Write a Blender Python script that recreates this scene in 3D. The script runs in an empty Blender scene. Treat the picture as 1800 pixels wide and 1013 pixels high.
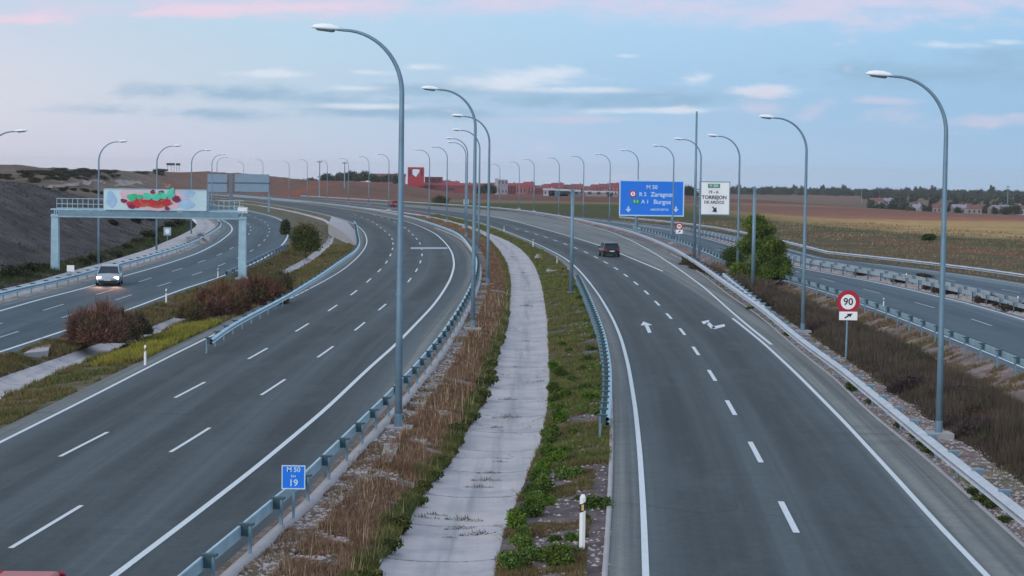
import bpy, bmesh, math, random
import numpy as np
from mathutils import Vector, Matrix
R_ = math.radians
random.seed(7); rng = np.random.default_rng(7)
sc = bpy.context.scene
COL = sc.collection

# ------------------------------------------------------------------ camera
F = 3780.0; CX = 900.0; CY = 506.5; CH = 9.0; ROLL = R_(0.8)
th = math.atan(206.5 / F)
fwd = Vector((0, math.cos(th), -math.sin(th)))
r0 = Vector((1, 0, 0)); u0 = r0.cross(fwd)
rgt = r0 * math.cos(ROLL) + u0 * math.sin(ROLL)
upv = u0 * math.cos(ROLL) - r0 * math.sin(ROLL)
cam = bpy.data.cameras.new('camera'); camo = bpy.data.objects.new('camera', cam); COL.objects.link(camo)
cam.sensor_width = 36; cam.lens = F / 1800 * 36; cam.clip_start = 0.5; cam.clip_end = 20000
M = Matrix((rgt, upv, -fwd)).transposed().to_4x4(); M.translation = (0, 0, CH)
camo.matrix_world = M
sc.camera = camo
def ray(px, py):
    return (fwd + rgt * ((px - CX) / F) - upv * ((py - CY) / F))
def P(px, py, z=0.0):
    d = ray(px, py); t = (z - CH) / d.z
    return Vector((d.x * t, d.y * t, z))
def PY(px, py, Y):
    d = ray(px, py); t = Y / d.y
    return Vector((d.x * t, Y, CH + d.z * t))
def azel(px, py):
    d = ray(px, py); return d.x / d.y, d.z / d.y
def lin(c):
    out = []
    for v in c[:3]:
        v = v / 255.0
        out.append(v / 12.92 if v <= 0.04045 else ((v + 0.055) / 1.055) ** 2.4)
    return tuple(out) + (1.0,)

# ------------------------------------------------------------------ node helper
class NT:
    def __init__(s, tree): s.t = tree; s.n = tree.nodes; s.l = tree.links
    def node(s, typ, **kw):
        n = s.n.new(typ)
        for k, v in kw.items(): setattr(n, k, v)
        return n
    def put(s, sock, v):
        if v is None: return
        if hasattr(v, 'links') or hasattr(v, 'is_output'): s.l.new(v, sock)
        else:
            if isinstance(v, (tuple, list)) and sock.type == 'RGBA' and len(v) == 3: v = tuple(v) + (1,)
            sock.default_value = v
    def math(s, op, a, b=None, c=None, clamp=False):
        n = s.node('ShaderNodeMath', operation=op); n.use_clamp = clamp
        s.put(n.inputs[0], a)
        if b is not None: s.put(n.inputs[1], b)
        if c is not None: s.put(n.inputs[2], c)
        return n.outputs[0]
    def mix(s, f, a, b, mode='MIX'):
        n = s.node('ShaderNodeMix', data_type='RGBA', blend_type=mode)
        s.put(n.inputs[0], f); s.put(n.inputs[6], a); s.put(n.inputs[7], b)
        return n.outputs[2]
    def noise(s, vec, scale, detail=3, rough=0.55):
        n = s.node('ShaderNodeTexNoise'); n.inputs['Scale'].default_value = scale
        n.inputs['Detail'].default_value = detail; n.inputs['Roughness'].default_value = rough
        if vec is not None: s.l.new(vec, n.inputs['Vector'])
        return n.outputs[0]
    def voro(s, vec, scale, out='Distance'):
        n = s.node('ShaderNodeTexVoronoi'); n.inputs['Scale'].default_value = scale
        if vec is not None: s.l.new(vec, n.inputs['Vector'])
        return n.outputs[out]
    def ramp(s, f, stops, interp='LINEAR'):
        n = s.node('ShaderNodeValToRGB'); cr = n.color_ramp; cr.interpolation = interp
        cr.elements[0].position = stops[0][0]; cr.elements[0].color = tuple(stops[0][1])[:3] + (1,)
        cr.elements[1].position = stops[-1][0]; cr.elements[1].color = tuple(stops[-1][1])[:3] + (1,)
        for p, c in stops[1:-1]:
            e = cr.elements.new(p); e.color = tuple(c)[:3] + (1,)
        s.put(n.inputs[0], f); return n.outputs[0]
    def mr(s, v, a, b, c=0.0, d=1.0, smooth=False):
        n = s.node('ShaderNodeMapRange'); n.interpolation_type = 'SMOOTHSTEP' if smooth else 'LINEAR'
        s.put(n.inputs[0], v)
        for i, x in enumerate((a, b, c, d)): s.put(n.inputs[i + 1], x)
        return n.outputs[0]
    def comb(s, x, y, z=0.0):
        n = s.node('ShaderNodeCombineXYZ'); s.put(n.inputs[0], x); s.put(n.inputs[1], y); s.put(n.inputs[2], z)
        return n.outputs[0]
    def sep(s, v):
        n = s.node('ShaderNodeSeparateXYZ'); s.l.new(v, n.inputs[0]); return n.outputs
    def scale(s, v, sx, sy, sz):
        n = s.node('ShaderNodeMapping'); n.inputs['Scale'].default_value = (sx, sy, sz)
        s.l.new(v, n.inputs['Vector']); return n.outputs[0]
    def pos(s): return s.node('ShaderNodeNewGeometry').outputs['Position']
    def attr(s, name, out='Fac'):
        return s.node('ShaderNodeAttribute', attribute_name=name).outputs[out]

# ------------------------------------------------------------------ world / sky
world = bpy.data.worlds.new('World'); sc.world = world; world.use_nodes = True
wt = world.node_tree; wt.nodes.clear(); W = NT(wt)
SUN_EL = R_(18); SUN_AZ = R_(215)          # compass style: 0 = +Y, clockwise; 245 deg = behind left
dirv = W.node('ShaderNodeTexCoord').outputs['Generated']
X, Yv, Z = W.sep(dirv)
ay = W.math('MAXIMUM', W.math('ABSOLUTE', Yv), 0.12)
az = W.math('DIVIDE', X, ay); el = W.math('DIVIDE', Z, ay)
azc = W.mr(az, -0.26, 0.26)
g_hor = W.ramp(azc, [(0.0, lin((206, 204, 220))), (0.3, lin((192, 200, 222))), (0.6, lin((172, 195, 225))), (1.0, lin((154, 188, 221)))])
g_mid = W.ramp(azc, [(0.0, lin((212, 212, 224))), (0.3, lin((184, 204, 224))), (0.6, lin((158, 193, 226))), (1.0, lin((143, 184, 220)))])
g_top = W.ramp(azc, [(0.0, lin((196, 206, 226))), (0.3, lin((178, 208, 230))), (0.6, lin((166, 203, 234))), (1.0, lin((153, 194, 229)))])
base = W.mix(W.mr(el, 0.0, 0.035, smooth=True), g_hor, g_mid)
base = W.mix(W.mr(el, 0.03, 0.075, smooth=True), base, g_top)
cv = W.comb(az, W.math('MULTIPLY', el, 3.2), Z)
n_fine = W.noise(cv, 30, 7, 0.62)
n_big = W.noise(cv, 9, 4, 0.55)
def blob(px, py, sx, sy, tilt=0.0):
    sx *= 1.15; sy *= 1.55 if sy < 20 else 1.1
    a, e = azel(px, py); ia = F / sx; ie = F / sy
    da = W.math('MULTIPLY', W.math('SUBTRACT', az, a), ia)
    de = W.math('MULTIPLY', W.math('SUBTRACT', W.math('SUBTRACT', el, e), W.math('MULTIPLY', W.math('SUBTRACT', az, a), tilt)), ie)
    q = W.math('ADD', W.math('MULTIPLY', da, da), W.math('MULTIPLY', de, de))
    return W.math('EXPONENT', W.math('MULTIPLY', q, -1.0))
def cloud(blobs, lo, hi):
    s = None
    for b in blobs:
        m = blob(*b); s = m if s is None else W.math('MAXIMUM', s, m)
    v = W.math('ADD', W.math('MULTIPLY', s, 0.95), W.math('MULTIPLY', W.math('SUBTRACT', n_fine, 0.5), 2.3))
    return W.mr(v, lo - 0.06, hi + 0.18, smooth=True)
pink = cloud([(250, 18, 330, 16, 0.06), (560, 8, 400, 30, 0.0), (1000, 6, 480, 26, 0.0), (1400, 26, 330, 26), (1500, 0, 500, 24)], 0.25, 0.95)
pink2 = cloud([(370, 20, 240, 8, 0.05), (40, 34, 140, 7)], 0.3, 0.9)
dark = cloud([(480, 168, 260, 14, -0.02), (330, 198, 190, 9), (700, 198, 260, 10), (960, 178, 220, 13, 0.0), (1130, 175, 160, 14), (1650, 130, 230, 26, 0.0), (1760, 100, 150, 18), (760, 160, 200, 12)], 0.28, 1.0)
white = cloud([(455, 130, 75, 6), (650, 127, 60, 5), (745, 118, 40, 5), (900, 142, 110, 15, 0.05), (970, 128, 60, 11), (1222, 138, 34, 9, 0.1), (1350, 160, 60, 8), (1100, 98, 30, 4), (620, 155, 70, 5), (1665, 80, 90, 6), (1765, 74, 40, 5), (1000, 158, 120, 5), (1150, 195, 160, 5, 0.03), (640, 187, 90, 4)], 0.3, 1.0)
rose = cloud([(1575, 205, 75, 15), (1440, 192, 36, 12, 0.3), (1330, 190, 48, 10), (1350, 163, 40, 8), (1720, 212, 100, 9), (1000, 210, 150, 6), (1560, 178, 60, 6)], 0.3, 1.0)
c = W.mix(W.math('MULTIPLY', dark, 0.8), base, lin((138, 174, 205)))
c = W.mix(W.math('MULTIPLY', pink, 0.8), c, lin((210, 203, 227)))
c = W.mix(W.math('MULTIPLY', pink2, 0.5), c, lin((244, 206, 224)))
c = W.mix(W.math('MULTIPLY', white, 0.72), c, lin((222, 228, 240)))
c = W.mix(W.math('MULTIPLY', rose, 0.55), c, lin((206, 200, 222)))
# elsewhere in the dome: soft broken cloud
dome = W.mix(W.mr(W.noise(dirv, 2.2, 5, 0.6), 0.4, 0.65), (0.46, 0.60, 0.80, 1), (0.78, 0.76, 0.80, 1))
c = W.mix(W.mr(Z, 0.10, 0.32, smooth=True), c, dome)
sky = W.node('ShaderNodeTexSky', sky_type='NISHITA'); sky.sun_disc = False
sky.sun_elevation = SUN_EL; sky.sun_rotation = SUN_AZ
bg1 = W.node('ShaderNodeBackground'); W.l.new(c, bg1.inputs[0]); bg1.inputs[1].default_value = 0.97
bg2 = W.node('ShaderNodeBackground'); W.l.new(sky.outputs[0], bg2.inputs[0]); bg2.inputs[1].default_value = 0.05
mx = W.node('ShaderNodeMixShader'); mx.inputs[0].default_value = 0.12
W.l.new(bg1.outputs[0], mx.inputs[1]); W.l.new(bg2.outputs[0], mx.inputs[2])
wo = W.node('ShaderNodeOutputWorld'); W.l.new(mx.outputs[0], wo.inputs[0])

sl = bpy.data.lights.new('sun', 'SUN'); so = bpy.data.objects.new('sun', sl); COL.objects.link(so)
sl.energy = 1.1; sl.angle = R_(25); sl.color = (1.0, 0.93, 0.88)
sd = Vector((math.sin(SUN_AZ) * math.cos(SUN_EL), math.cos(SUN_AZ) * math.cos(SUN_EL), math.sin(SUN_EL)))
so.rotation_euler = sd.to_track_quat('Z', 'Y').to_euler()
sc.view_settings.view_transform = 'Standard'; sc.view_settings.look = 'None'
sc.view_settings.exposure = 0.26; sc.view_settings.gamma = 1.0

# ------------------------------------------------------------------ materials
MATS = {}
def newmat(name):
    m = bpy.data.materials.new(name); m.use_nodes = True; m.node_tree.nodes.clear()
    T = NT(m.node_tree); b = T.node('ShaderNodeBsdfPrincipled'); o = T.node('ShaderNodeOutputMaterial')
    T.l.new(b.outputs[0], o.inputs[0]); MATS[name] = m; return m, T, b
def simple(name, c, rough=0.6, metal=0.0, var=0.12, scale=3.0, spec=0.4, emit=None):
    m, T, b = newmat(name)
    n = T.noise(T.pos(), scale, 4)
    c = tuple(c)[:3]
    col = T.mix(n, tuple(x * (1 - var) for x in c) + (1,), tuple(min(1, x * (1 + var)) for x in c) + (1,))
    T.l.new(col, b.inputs['Base Color']); b.inputs['Roughness'].default_value = rough
    b.inputs['Metallic'].default_value = metal; b.inputs['Specular IOR Level'].default_value = spec
    if emit:
        b.inputs['Emission Color'].default_value = tuple(emit[:3]) + (1,); b.inputs['Emission Strength'].default_value = emit[3]
    return m
simple('galv', (0.17, 0.28, 0.36), 0.5, 0.3, 0.28, 2.2)
simple('galv_rail', (0.34, 0.52, 0.62), 0.42, 0.3, 0.38, 1.3)
simple('rail_white', (0.46, 0.51, 0.57), 0.5, 0.1, 0.32, 1.3)
simple('spacer_dark', (0.035, 0.085, 0.11), 0.6, 0.1)
simple('rail_dark', (0.09, 0.14, 0.18), 0.6, 0.2)
simple('rail_grey', (0.36, 0.42, 0.46), 0.6, 0.1, 0.3, 1.3)
simple('lamp_head', (0.85, 0.92, 0.95), 0.4, 0.0, 0.05)
simple('lamp_under', (0.12, 0.17, 0.21), 0.4)
simple('white_paint_metal', (0.72, 0.78, 0.82), 0.45, 0, 0.06)
simple('post_white', (0.80, 0.84, 0.86), 0.5, 0, 0.05)
simple('black_plastic', (0.02, 0.025, 0.03), 0.5)
simple('amber', (0.7, 0.45, 0.12), 0.3)
simple('sign_blue', (0.006, 0.19, 0.80), 0.45, 0, 0.06)
simple('sign_back', (0.20, 0.30, 0.40), 0.5, 0.2, 0.15, 0.6)
simple('sign_white', (0.88, 0.92, 0.94), 0.45, 0, 0.04)
simple('sign_red', (0.42, 0.02, 0.045), 0.45, 0, 0.05)
simple('sign_green', (0.01, 0.26, 0.14), 0.45)
simple('sign_black', (0.02, 0.02, 0.025), 0.5)
simple('sign_light', (0.50, 0.70, 0.92), 0.45)
simple('concrete_plain', (0.36, 0.36, 0.38), 0.85, 0, 0.25, 1.2)
simple('trunk', (0.07, 0.055, 0.045), 0.9)
simple('tyre', (0.015, 0.015, 0.017), 0.8)
simple('rim', (0.3, 0.31, 0.33), 0.35, 0.7)
simple('glass_dark', (0.008, 0.022, 0.04), 0.3, 0, 0.1, 1, 0.3)
simple('car_black', (0.014, 0.012, 0.016), 0.28, 0.1)
simple('car_silver', (0.34, 0.42, 0.48), 0.3, 0.25)
simple('car_red', (0.34, 0.012, 0.018), 0.3)
simple('tail_red', (0.35, 0.01, 0.01), 0.3, emit=(1, 0.05, 0.03, 0.05))
simple('head_lit', (0.9, 0.9, 0.85), 0.3, emit=(1, 0.93, 0.8, 5.0))
simple('plate', (0.6, 0.62, 0.62), 0.5)
simple('brick_red', (0.19, 0.045, 0.05), 0.85, 0, 0.35, 0.25)
simple('brick_rose', (0.33, 0.12, 0.13), 0.85, 0, 0.3, 0.25)
simple('roof_red', (0.23, 0.045, 0.06), 0.8, 0, 0.3, 0.3)
simple('roof_brown', (0.16, 0.07, 0.07), 0.8, 0, 0.3, 0.3)
simple('frame_red', (0.34, 0.018, 0.035), 0.6, 0, 0.25, 0.3)
simple('wall_cream', (0.27, 0.235, 0.215), 0.85, 0, 0.2, 0.3)
simple('wall_white', (0.38, 0.38, 0.42), 0.8, 0, 0.1, 0.3)
simple('wall_lilac', (0.26, 0.24, 0.29), 0.8, 0, 0.15, 0.3)
simple('shed_blue', (0.09, 0.17, 0.22), 0.6, 0, 0.3, 0.3)
simple('pane_dark', (0.04, 0.05, 0.07), 0.25)

def asphalt(name, base, lanes, width, dark=0.55, light=1.4):
    """lat = metres from the strip's left edge; lanes = centres of lanes (wheel path wear)."""
    m, T, b = newmat(name)
    lat = T.attr('lat'); p = T.pos(); s = T.sep(p)
    v = T.comb(lat, s[1])
    grain = T.noise(p, 7.0, 8, 0.85)
    ve = T.node('ShaderNodeTexVoronoi', feature='DISTANCE_TO_EDGE'); ve.inputs['Scale'].default_value = 0.13
    T.l.new(T.scale(T.node('ShaderNodeNewGeometry').outputs['Position'], 1.0, 0.5, 1), ve.inputs['Vector'])
    patch = T.noise(T.scale(v, 0.8, 0.014, 1), 1.0, 5, 0.6)
    streak = T.noise(T.scale(v, 2.2, 0.012, 1), 1.0, 4, 0.6)
    seams = T.noise(T.scale(p, 0.05, 0.6, 1), 1.0, 3, 0.5)
    tr = None
    for lc in lanes:
        for o in (-0.85, 0.85):
            d = T.math('SUBTRACT', lat, lc + o)
            g = T.math('EXPONENT', T.math('MULTIPLY', T.math('MULTIPLY', d, d), -2.2))
            tr = g if tr is None else T.math('ADD', tr, g)
    ctr = None
    for lc in lanes:
        d = T.math('SUBTRACT', lat, lc)
        g = T.math('EXPONENT', T.math('MULTIPLY', T.math('MULTIPLY', d, d), -0.8)); ctr = g if ctr is None else T.math('ADD', ctr, g)
    wob = T.noise(T.scale(v, 0.9, 0.02, 1), 1.0, 4, 0.6)
    f = T.math('MULTIPLY', T.math('ADD', T.math('MULTIPLY', tr, 0.35), T.math('MULTIPLY', ctr, 0.75)), T.mr(wob, 0.32, 0.62, 0.35, 1.0))
    base = tuple(base)
    c = T.mix(T.mr(patch, 0.3, 0.7), tuple(x * 1.12 for x in base) + (1,), tuple(x * 1.75 for x in base) + (1,))
    c = T.mix(T.math('MULTIPLY', f, 1.0, clamp=True), c, tuple(x * dark for x in base) + (1,))
    lanes_lo = lanes[0] - 1.9; lanes_hi = lanes[-1] + 1.9
    sh = T.math('MAXIMUM', T.mr(lat, lanes_lo, lanes_lo - 0.5), T.mr(lat, lanes_hi, lanes_hi + 0.5))
    shc = (base[0] * light * 2.2, base[1] * light * 1.75, base[2] * light * 1.5, 1)
    c = T.mix(T.math('MULTIPLY', sh, T.mr(streak, 0.3, 0.6, 0.95, 0.65)), c, shc)
    c = T.mix(T.mr(streak, 0.42, 0.68, 0, 0.6), c, tuple(x * 0.7 for x in base) + (1,))
    c = T.mix(T.mr(seams, 0.6, 0.7, 0, 0.3), c, tuple(x * 0.7 for x in base) + (1,))
    blot = T.noise(T.scale(v, 0.35, 0.09, 1), 1.0, 5, 0.65)
    c = T.mix(T.mr(blot, 0.5, 0.75, 0, 0.5), c, tuple(x * 1.55 for x in base) + (1,))
    g2 = T.noise(p, 1.6, 9, 0.9)
    c = T.mix(T.mr(g2, 0.35, 0.65), T.mix(1.0, c, (0.86, 0.86, 0.87, 1), 'MULTIPLY'), T.mix(1.0, c, (1.14, 1.14, 1.12, 1), 'MULTIPLY'))
    c = T.mix(T.mr(grain, 0.3, 0.7), T.mix(1.0, c, (0.76, 0.76, 0.76, 1), 'MULTIPLY'), T.mix(1.0, c, (1.26, 1.26, 1.26, 1), 'MULTIPLY'))
    crack = T.math('MULTIPLY', T.math('LESS_THAN', ve.outputs['Distance'], 0.006), T.mr(T.noise(p, 0.05, 3), 0.5, 0.6, 0, 0.25))
    c = T.mix(crack, c, tuple(x * 0.35 for x in base) + (1,))
    T.l.new(c, b.inputs['Base Color']); b.inputs['Roughness'].default_value = 0.85
    b.inputs['Specular IOR Level'].default_value = 0.25
    bm = T.node('ShaderNodeBump'); bm.inputs['Strength'].default_value = 0.25; bm.inputs['Distance'].default_value = 0.02
    T.l.new(grain, bm.inputs['Height']); T.l.new(bm.outputs[0], b.inputs['Normal'])
    return m
A_BASE = (0.058, 0.079, 0.091)

m, T, b = newmat('road_paint')
p = T.pos(); n = T.noise(p, 14, 5, 0.7); n2 = T.noise(p, 1.2, 3)
wear = T.math('MULTIPLY', T.mr(n, 0.55, 0.75), T.mr(n2, 0.35, 0.7))
c = T.mix(n2, (0.56, 0.64, 0.70, 1), (0.70, 0.78, 0.83, 1))
c = T.mix(T.mr(n, 0.45, 0.75, 0, 0.55), c, (0.30, 0.36, 0.40, 1)); c = T.mix(wear, c, (0.16, 0.20, 0.23, 1))
T.l.new(c, b.inputs['Base Color']); b.inputs['Roughness'].default_value = 0.6

m, T, b = newmat('road_paint_worn')
p = T.pos(); n = T.noise(p, 6, 5, 0.7)
c = T.mix(T.mr(n, 0.35, 0.65), (0.24, 0.31, 0.36, 1), (0.40, 0.48, 0.54, 1))
T.l.new(c, b.inputs['Base Color']); b.inputs['Roughness'].default_value = 0.7

m, T, b = newmat('channel_concrete')
p = T.pos(); s = T.sep(p)
n = T.noise(p, 0.6, 5, 0.6); n2 = T.noise(p, 6, 5, 0.7); st = T.noise(T.scale(p, 3.0, 0.08, 1), 1.0, 4)
j = T.math('FRACT', T.math('MULTIPLY', T.math('ADD', s[1], T.math('MULTIPLY', n2, 0.25)), 1 / 5.2))
joint = T.math('LESS_THAN', j, 0.03)
ve = T.node('ShaderNodeTexVoronoi', feature='DISTANCE_TO_EDGE'); ve.inputs['Scale'].default_value = 0.33
wv = T.node('ShaderNodeVectorMath', operation='ADD'); nv = T.node('ShaderNodeTexNoise'); nv.inputs['Scale'].default_value = 1.3; nv.inputs['Detail'].default_value = 6; T.l.new(p, nv.inputs['Vector'])
T.l.new(T.scale(p, 1.0, 0.6, 1), wv.inputs[0]); T.l.new(nv.outputs['Color'], wv.inputs[1]); T.l.new(wv.outputs[0], ve.inputs['Vector'])
crk = T.math('MULTIPLY', T.math('LESS_THAN', ve.outputs['Distance'], 0.012), T.math('MULTIPLY', T.mr(n2, 0.4, 0.55), T.mr(T.noise(p, 0.22, 3), 0.46, 0.56)))
latc = T.attr('lat')
mid = T.math('EXPONENT', T.math('MULTIPLY', T.math('POWER', T.math('SUBTRACT', latc, 1.45), 2.0), -9.0))
c = T.ramp(n, [(0.3, (0.31, 0.325, 0.36)), (0.5, (0.42, 0.42, 0.45)), (0.7, (0.50, 0.475, 0.49))])
c = T.mix(T.mr(st, 0.5, 0.75, 0, 0.5), c, (0.26, 0.29, 0.33, 1))
c = T.mix(T.mr(n2, 0.6, 0.75, 0, 0.45), c, (0.22, 0.21, 0.20, 1))
c = T.mix(T.math('MULTIPLY', mid, T.mr(st, 0.35, 0.6, 0.0, 0.6)), c, (0.20, 0.23, 0.26, 1))
c = T.mix(T.math('MULTIPLY', crk, 0.7), c, (0.12, 0.11, 0.10, 1))
c = T.mix(T.math('MULTIPLY', joint, T.mr(n2, 0.4, 0.6, 0.15, 0.9)), c, (0.10, 0.10, 0.10, 1))
T.l.new(c, b.inputs['Base Color']); b.inputs['Roughness'].default_value = 0.9

def soil(name, cols, stone=(0.42, 0.38, 0.38), sden=0.25, scale=0.5):
    m, T, b = newmat(name)
    p = T.pos(); n = T.noise(p, scale, 6, 0.65); n3 = T.noise(p, 3.5, 5, 0.7)
    k = len(cols)
    c = T.ramp(n, [(0.3 + 0.4 * i / (k - 1), cols[i]) for i in range(k)])
    c = T.mix(T.mr(n3, 0.3, 0.7), T.mix(1.0, c, (0.7, 0.7, 0.7, 1), 'MULTIPLY'), T.mix(1.0, c, (1.3, 1.3, 1.3, 1), 'MULTIPLY'))
    v = T.voro(p, 9.0); g = T.noise(p, 1.1, 5, 0.7)
    st = T.math('MULTIPLY', T.mr(v, 0.26, 0.12), T.mr(g, 0.62 - sden, 0.66 - sden * 0.5))
    c = T.mix(st, c, tuple(stone) + (1,))
    T.l.new(c, b.inputs['Base Color']); b.inputs['Roughness'].default_value = 0.95
    b.inputs['Specular IOR Level'].default_value = 0.1
    bm = T.node('ShaderNodeBump'); bm.inputs['Strength'].default_value = 0.6; bm.inputs['Distance'].default_value = 0.08
    T.l.new(n3, bm.inputs['Height']); T.l.new(bm.outputs[0], b.inputs['Normal'])
    return m
soil('soil_left', [(0.06, 0.075, 0.035), (0.11, 0.10, 0.06), (0.20, 0.18, 0.16)], (0.34, 0.33, 0.34), 0.12)
soil('soil_median', [(0.10, 0.075, 0.06), (0.17, 0.14, 0.12), (0.26, 0.23, 0.22)], (0.46, 0.42, 0.42), 0.3, 0.8)
soil('soil_right', [(0.10, 0.075, 0.07), (0.19, 0.15, 0.14), (0.30, 0.25, 0.24)], (0.46, 0.40, 0.38), 0.32, 0.6)
soil('soil_pale', [(0.14, 0.12, 0.11), (0.28, 0.25, 0.24), (0.38, 0.35, 0.34)], (0.5, 0.47, 0.46), 0.3, 0.3)
soil('gravel_dark', [(0.07, 0.06, 0.065), (0.12, 0.10, 0.11), (0.20, 0.17, 0.17)], (0.17, 0.15, 0.155), 0.05, 0.9)

# hillside on the left
m, T, b = newmat('hillside')
p = T.pos(); s = T.sep(p)
n = T.noise(p, 0.06, 6, 0.65); n2 = T.noise(p, 0.5, 6, 0.7); n3 = T.noise(T.scale(p, 0.06, 0.10, 0.5), 1.0, 6, 0.7)
c = T.ramp(n2, [(0.25, (0.03, 0.034, 0.032)), (0.42, (0.062, 0.059, 0.062)), (0.55, (0.098, 0.088, 0.094)), (0.75, (0.17, 0.15, 0.155))])
c = T.mix(T.mr(n3, 0.45, 0.62, 0, 0.7), c, (0.035, 0.042, 0.032, 1)); c = T.mix(T.mr(n, 0.52, 0.66, 0, 0.6), c, (0.15, 0.125, 0.12, 1))
far = T.mr(s[1], 330, 420)
fc = T.ramp(T.noise(p, 0.04, 7, 0.8), [(0.3, (0.055, 0.07, 0.04)), (0.45, (0.12, 0.10, 0.08)), (0.56, (0.18, 0.135, 0.115)), (0.7, (0.13, 0.12, 0.085))])
fc = T.mix(T.mr(n2, 0.5, 0.75, 0, 0.5), fc, (0.045, 0.05, 0.035, 1))
redp = T.math('MULTIPLY', T.mr(T.noise(p, 0.014, 3), 0.36, 0.5), T.math('MULTIPLY', T.mr(T.math('DIVIDE', s[0], s[1]), -0.172, -0.155, smooth=True), T.mr(s[1], 560, 620)))
fc = T.mix(T.math('MULTIPLY', redp, 0.6), fc, (0.18, 0.075, 0.055, 1))
fc = T.mix(T.math('MULTIPLY', T.mr(T.noise(p, 0.02, 4), 0.3, 0.5), T.math('MULTIPLY', T.mr(T.math('DIVIDE', s[0], s[1]), -0.172, -0.158, smooth=True), T.math('MULTIPLY', T.mr(s[1], 500, 560), 0.8))), fc, (0.19, 0.08, 0.055, 1))
c = T.mix(far, c, fc)
T.l.new(c, b.inputs['Base Color']); b.inputs['Roughness'].default_value = 0.95; b.inputs['Specular IOR Level'].default_value = 0.05
bm = T.node('ShaderNodeBump'); bm.inputs['Strength'].default_value = 0.8; bm.inputs['Distance'].default_value = 0.5
T.l.new(n2, bm.inputs['Height']); T.l.new(bm.outputs[0], b.inputs['Normal'])

# fields on the right and far plain
m, T, b = newmat('fields')
p = T.pos(); s = T.sep(p)
n = T.noise(T.scale(p, 0.03, 0.05, 1), 1.0, 6, 0.65); n2 = T.noise(p, 0.25, 6, 0.7); n4 = T.noise(T.scale(p, 0.01, 0.12, 1), 1.0, 4)
shift = T.math('MULTIPLY', T.mr(s[0], 75, 15, smooth=True), 300)
yy = T.math('ADD', T.math('SUBTRACT', s[1], shift), T.math('MULTIPLY', T.math('SUBTRACT', n, 0.5), 45))
t = T.mr(yy, 0, 1000)
c = T.ramp(t, [(0.0, (0.13, 0.11, 0.06)), (0.19, (0.12, 0.10, 0.055)), (0.20, (0.20, 0.085, 0.065)), (0.225, (0.21, 0.08, 0.06)), (0.235, (0.12, 0.10, 0.05)),
               (0.275, (0.085, 0.09, 0.04)), (0.315, (0.085, 0.085, 0.04)), (0.34, (0.38, 0.28, 0.13)), (0.44, (0.45, 0.30, 0.14)), (0.465, (0.34, 0.16, 0.10)),
               (0.50, (0.25, 0.125, 0.095)), (0.60, (0.21, 0.105, 0.088)), (0.64, (0.25, 0.17, 0.13)), (0.67, (0.17, 0.085, 0.065)), (0.9, (0.15, 0.08, 0.065)), (1.0, (0.13, 0.09, 0.07))])
c2 = T.ramp(T.mr(T.math('ADD', s[1], T.math('MULTIPLY', T.math('SUBTRACT', n, 0.5), 60)), 300, 1100), [(0.0, (0.10, 0.09, 0.055)), (0.2, (0.075, 0.08, 0.035)), (0.36, (0.07, 0.08, 0.03)), (0.39, (0.20, 0.15, 0.09)), (0.42, (0.20, 0.15, 0.09)), (0.45, (0.14, 0.075, 0.06)), (0.6, (0.17, 0.08, 0.07)), (1.0, (0.15, 0.075, 0.065))])
c = T.mix(T.mr(s[0], 75, 35, smooth=True), c, c2)
dd = T.ramp(n4, [(0.3, (0.09, 0.095, 0.06)), (0.5, (0.19, 0.12, 0.10)), (0.7, (0.26, 0.20, 0.17))])
c = T.mix(T.mr(s[1], 1050, 1400, 0, 0.85), c, dd)
c = T.mix(T.mr(n2, 0.35, 0.75), T.mix(1.0, c, (0.72, 0.74, 0.7, 1), 'MULTIPLY'), T.mix(1.0, c, (1.25, 1.2, 1.2, 1), 'MULTIPLY'))
c = T.mix(T.mr(n4, 0.52, 0.68, 0, 0.45), c, T.mix(1.0, c, (0.6, 0.68, 0.6, 1), 'MULTIPLY'))
# red earth bank behind the far bend
bank = T.math('MULTIPLY', T.mr(s[0], -15, -45, smooth=True), T.mr(s[1], 480, 560))
bank = T.math('MULTIPLY', bank, T.mr(s[1], 1500, 1150))
bc = T.ramp(T.noise(p, 0.05, 7, 0.75), [(0.3, (0.07, 0.06, 0.04)), (0.42, (0.13, 0.075, 0.06)), (0.52, (0.17, 0.085, 0.07)), (0.62, (0.25, 0.075, 0.045)), (0.75, (0.14, 0.10, 0.07))])
bc = T.mix(T.mr(T.noise(T.scale(p, 0.12, 0.12, 1.5), 1.0, 6, 0.8), 0.5, 0.62, 0, 0.75), bc, (0.11, 0.095, 0.065, 1))
c = T.mix(bank, c, bc)
hc = T.ramp(T.noise(p, 0.03, 7, 0.8), [(0.3, (0.06, 0.075, 0.045)), (0.45, (0.12, 0.10, 0.08)), (0.56, (0.19, 0.145, 0.12)), (0.72, (0.13, 0.125, 0.085))])
rq = T.math('MULTIPLY', T.mr(T.noise(p, 0.02, 4), 0.3, 0.5), T.math('MULTIPLY', T.mr(T.math('DIVIDE', s[0], s[1]), -0.172, -0.158, smooth=True), T.mr(s[1], 500, 560)))
hc = T.mix(T.math('MULTIPLY', rq, 0.8), hc, (0.18, 0.075, 0.055, 1))
c = T.mix(T.mr(T.math('DIVIDE', s[0], s[1]), -0.112, -0.122), c, hc)
T.l.new(c, b.inputs['Base Color']); b.inputs['Roughness'].default_value = 0.95; b.inputs['Specular IOR Level'].default_value = 0.05

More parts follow.
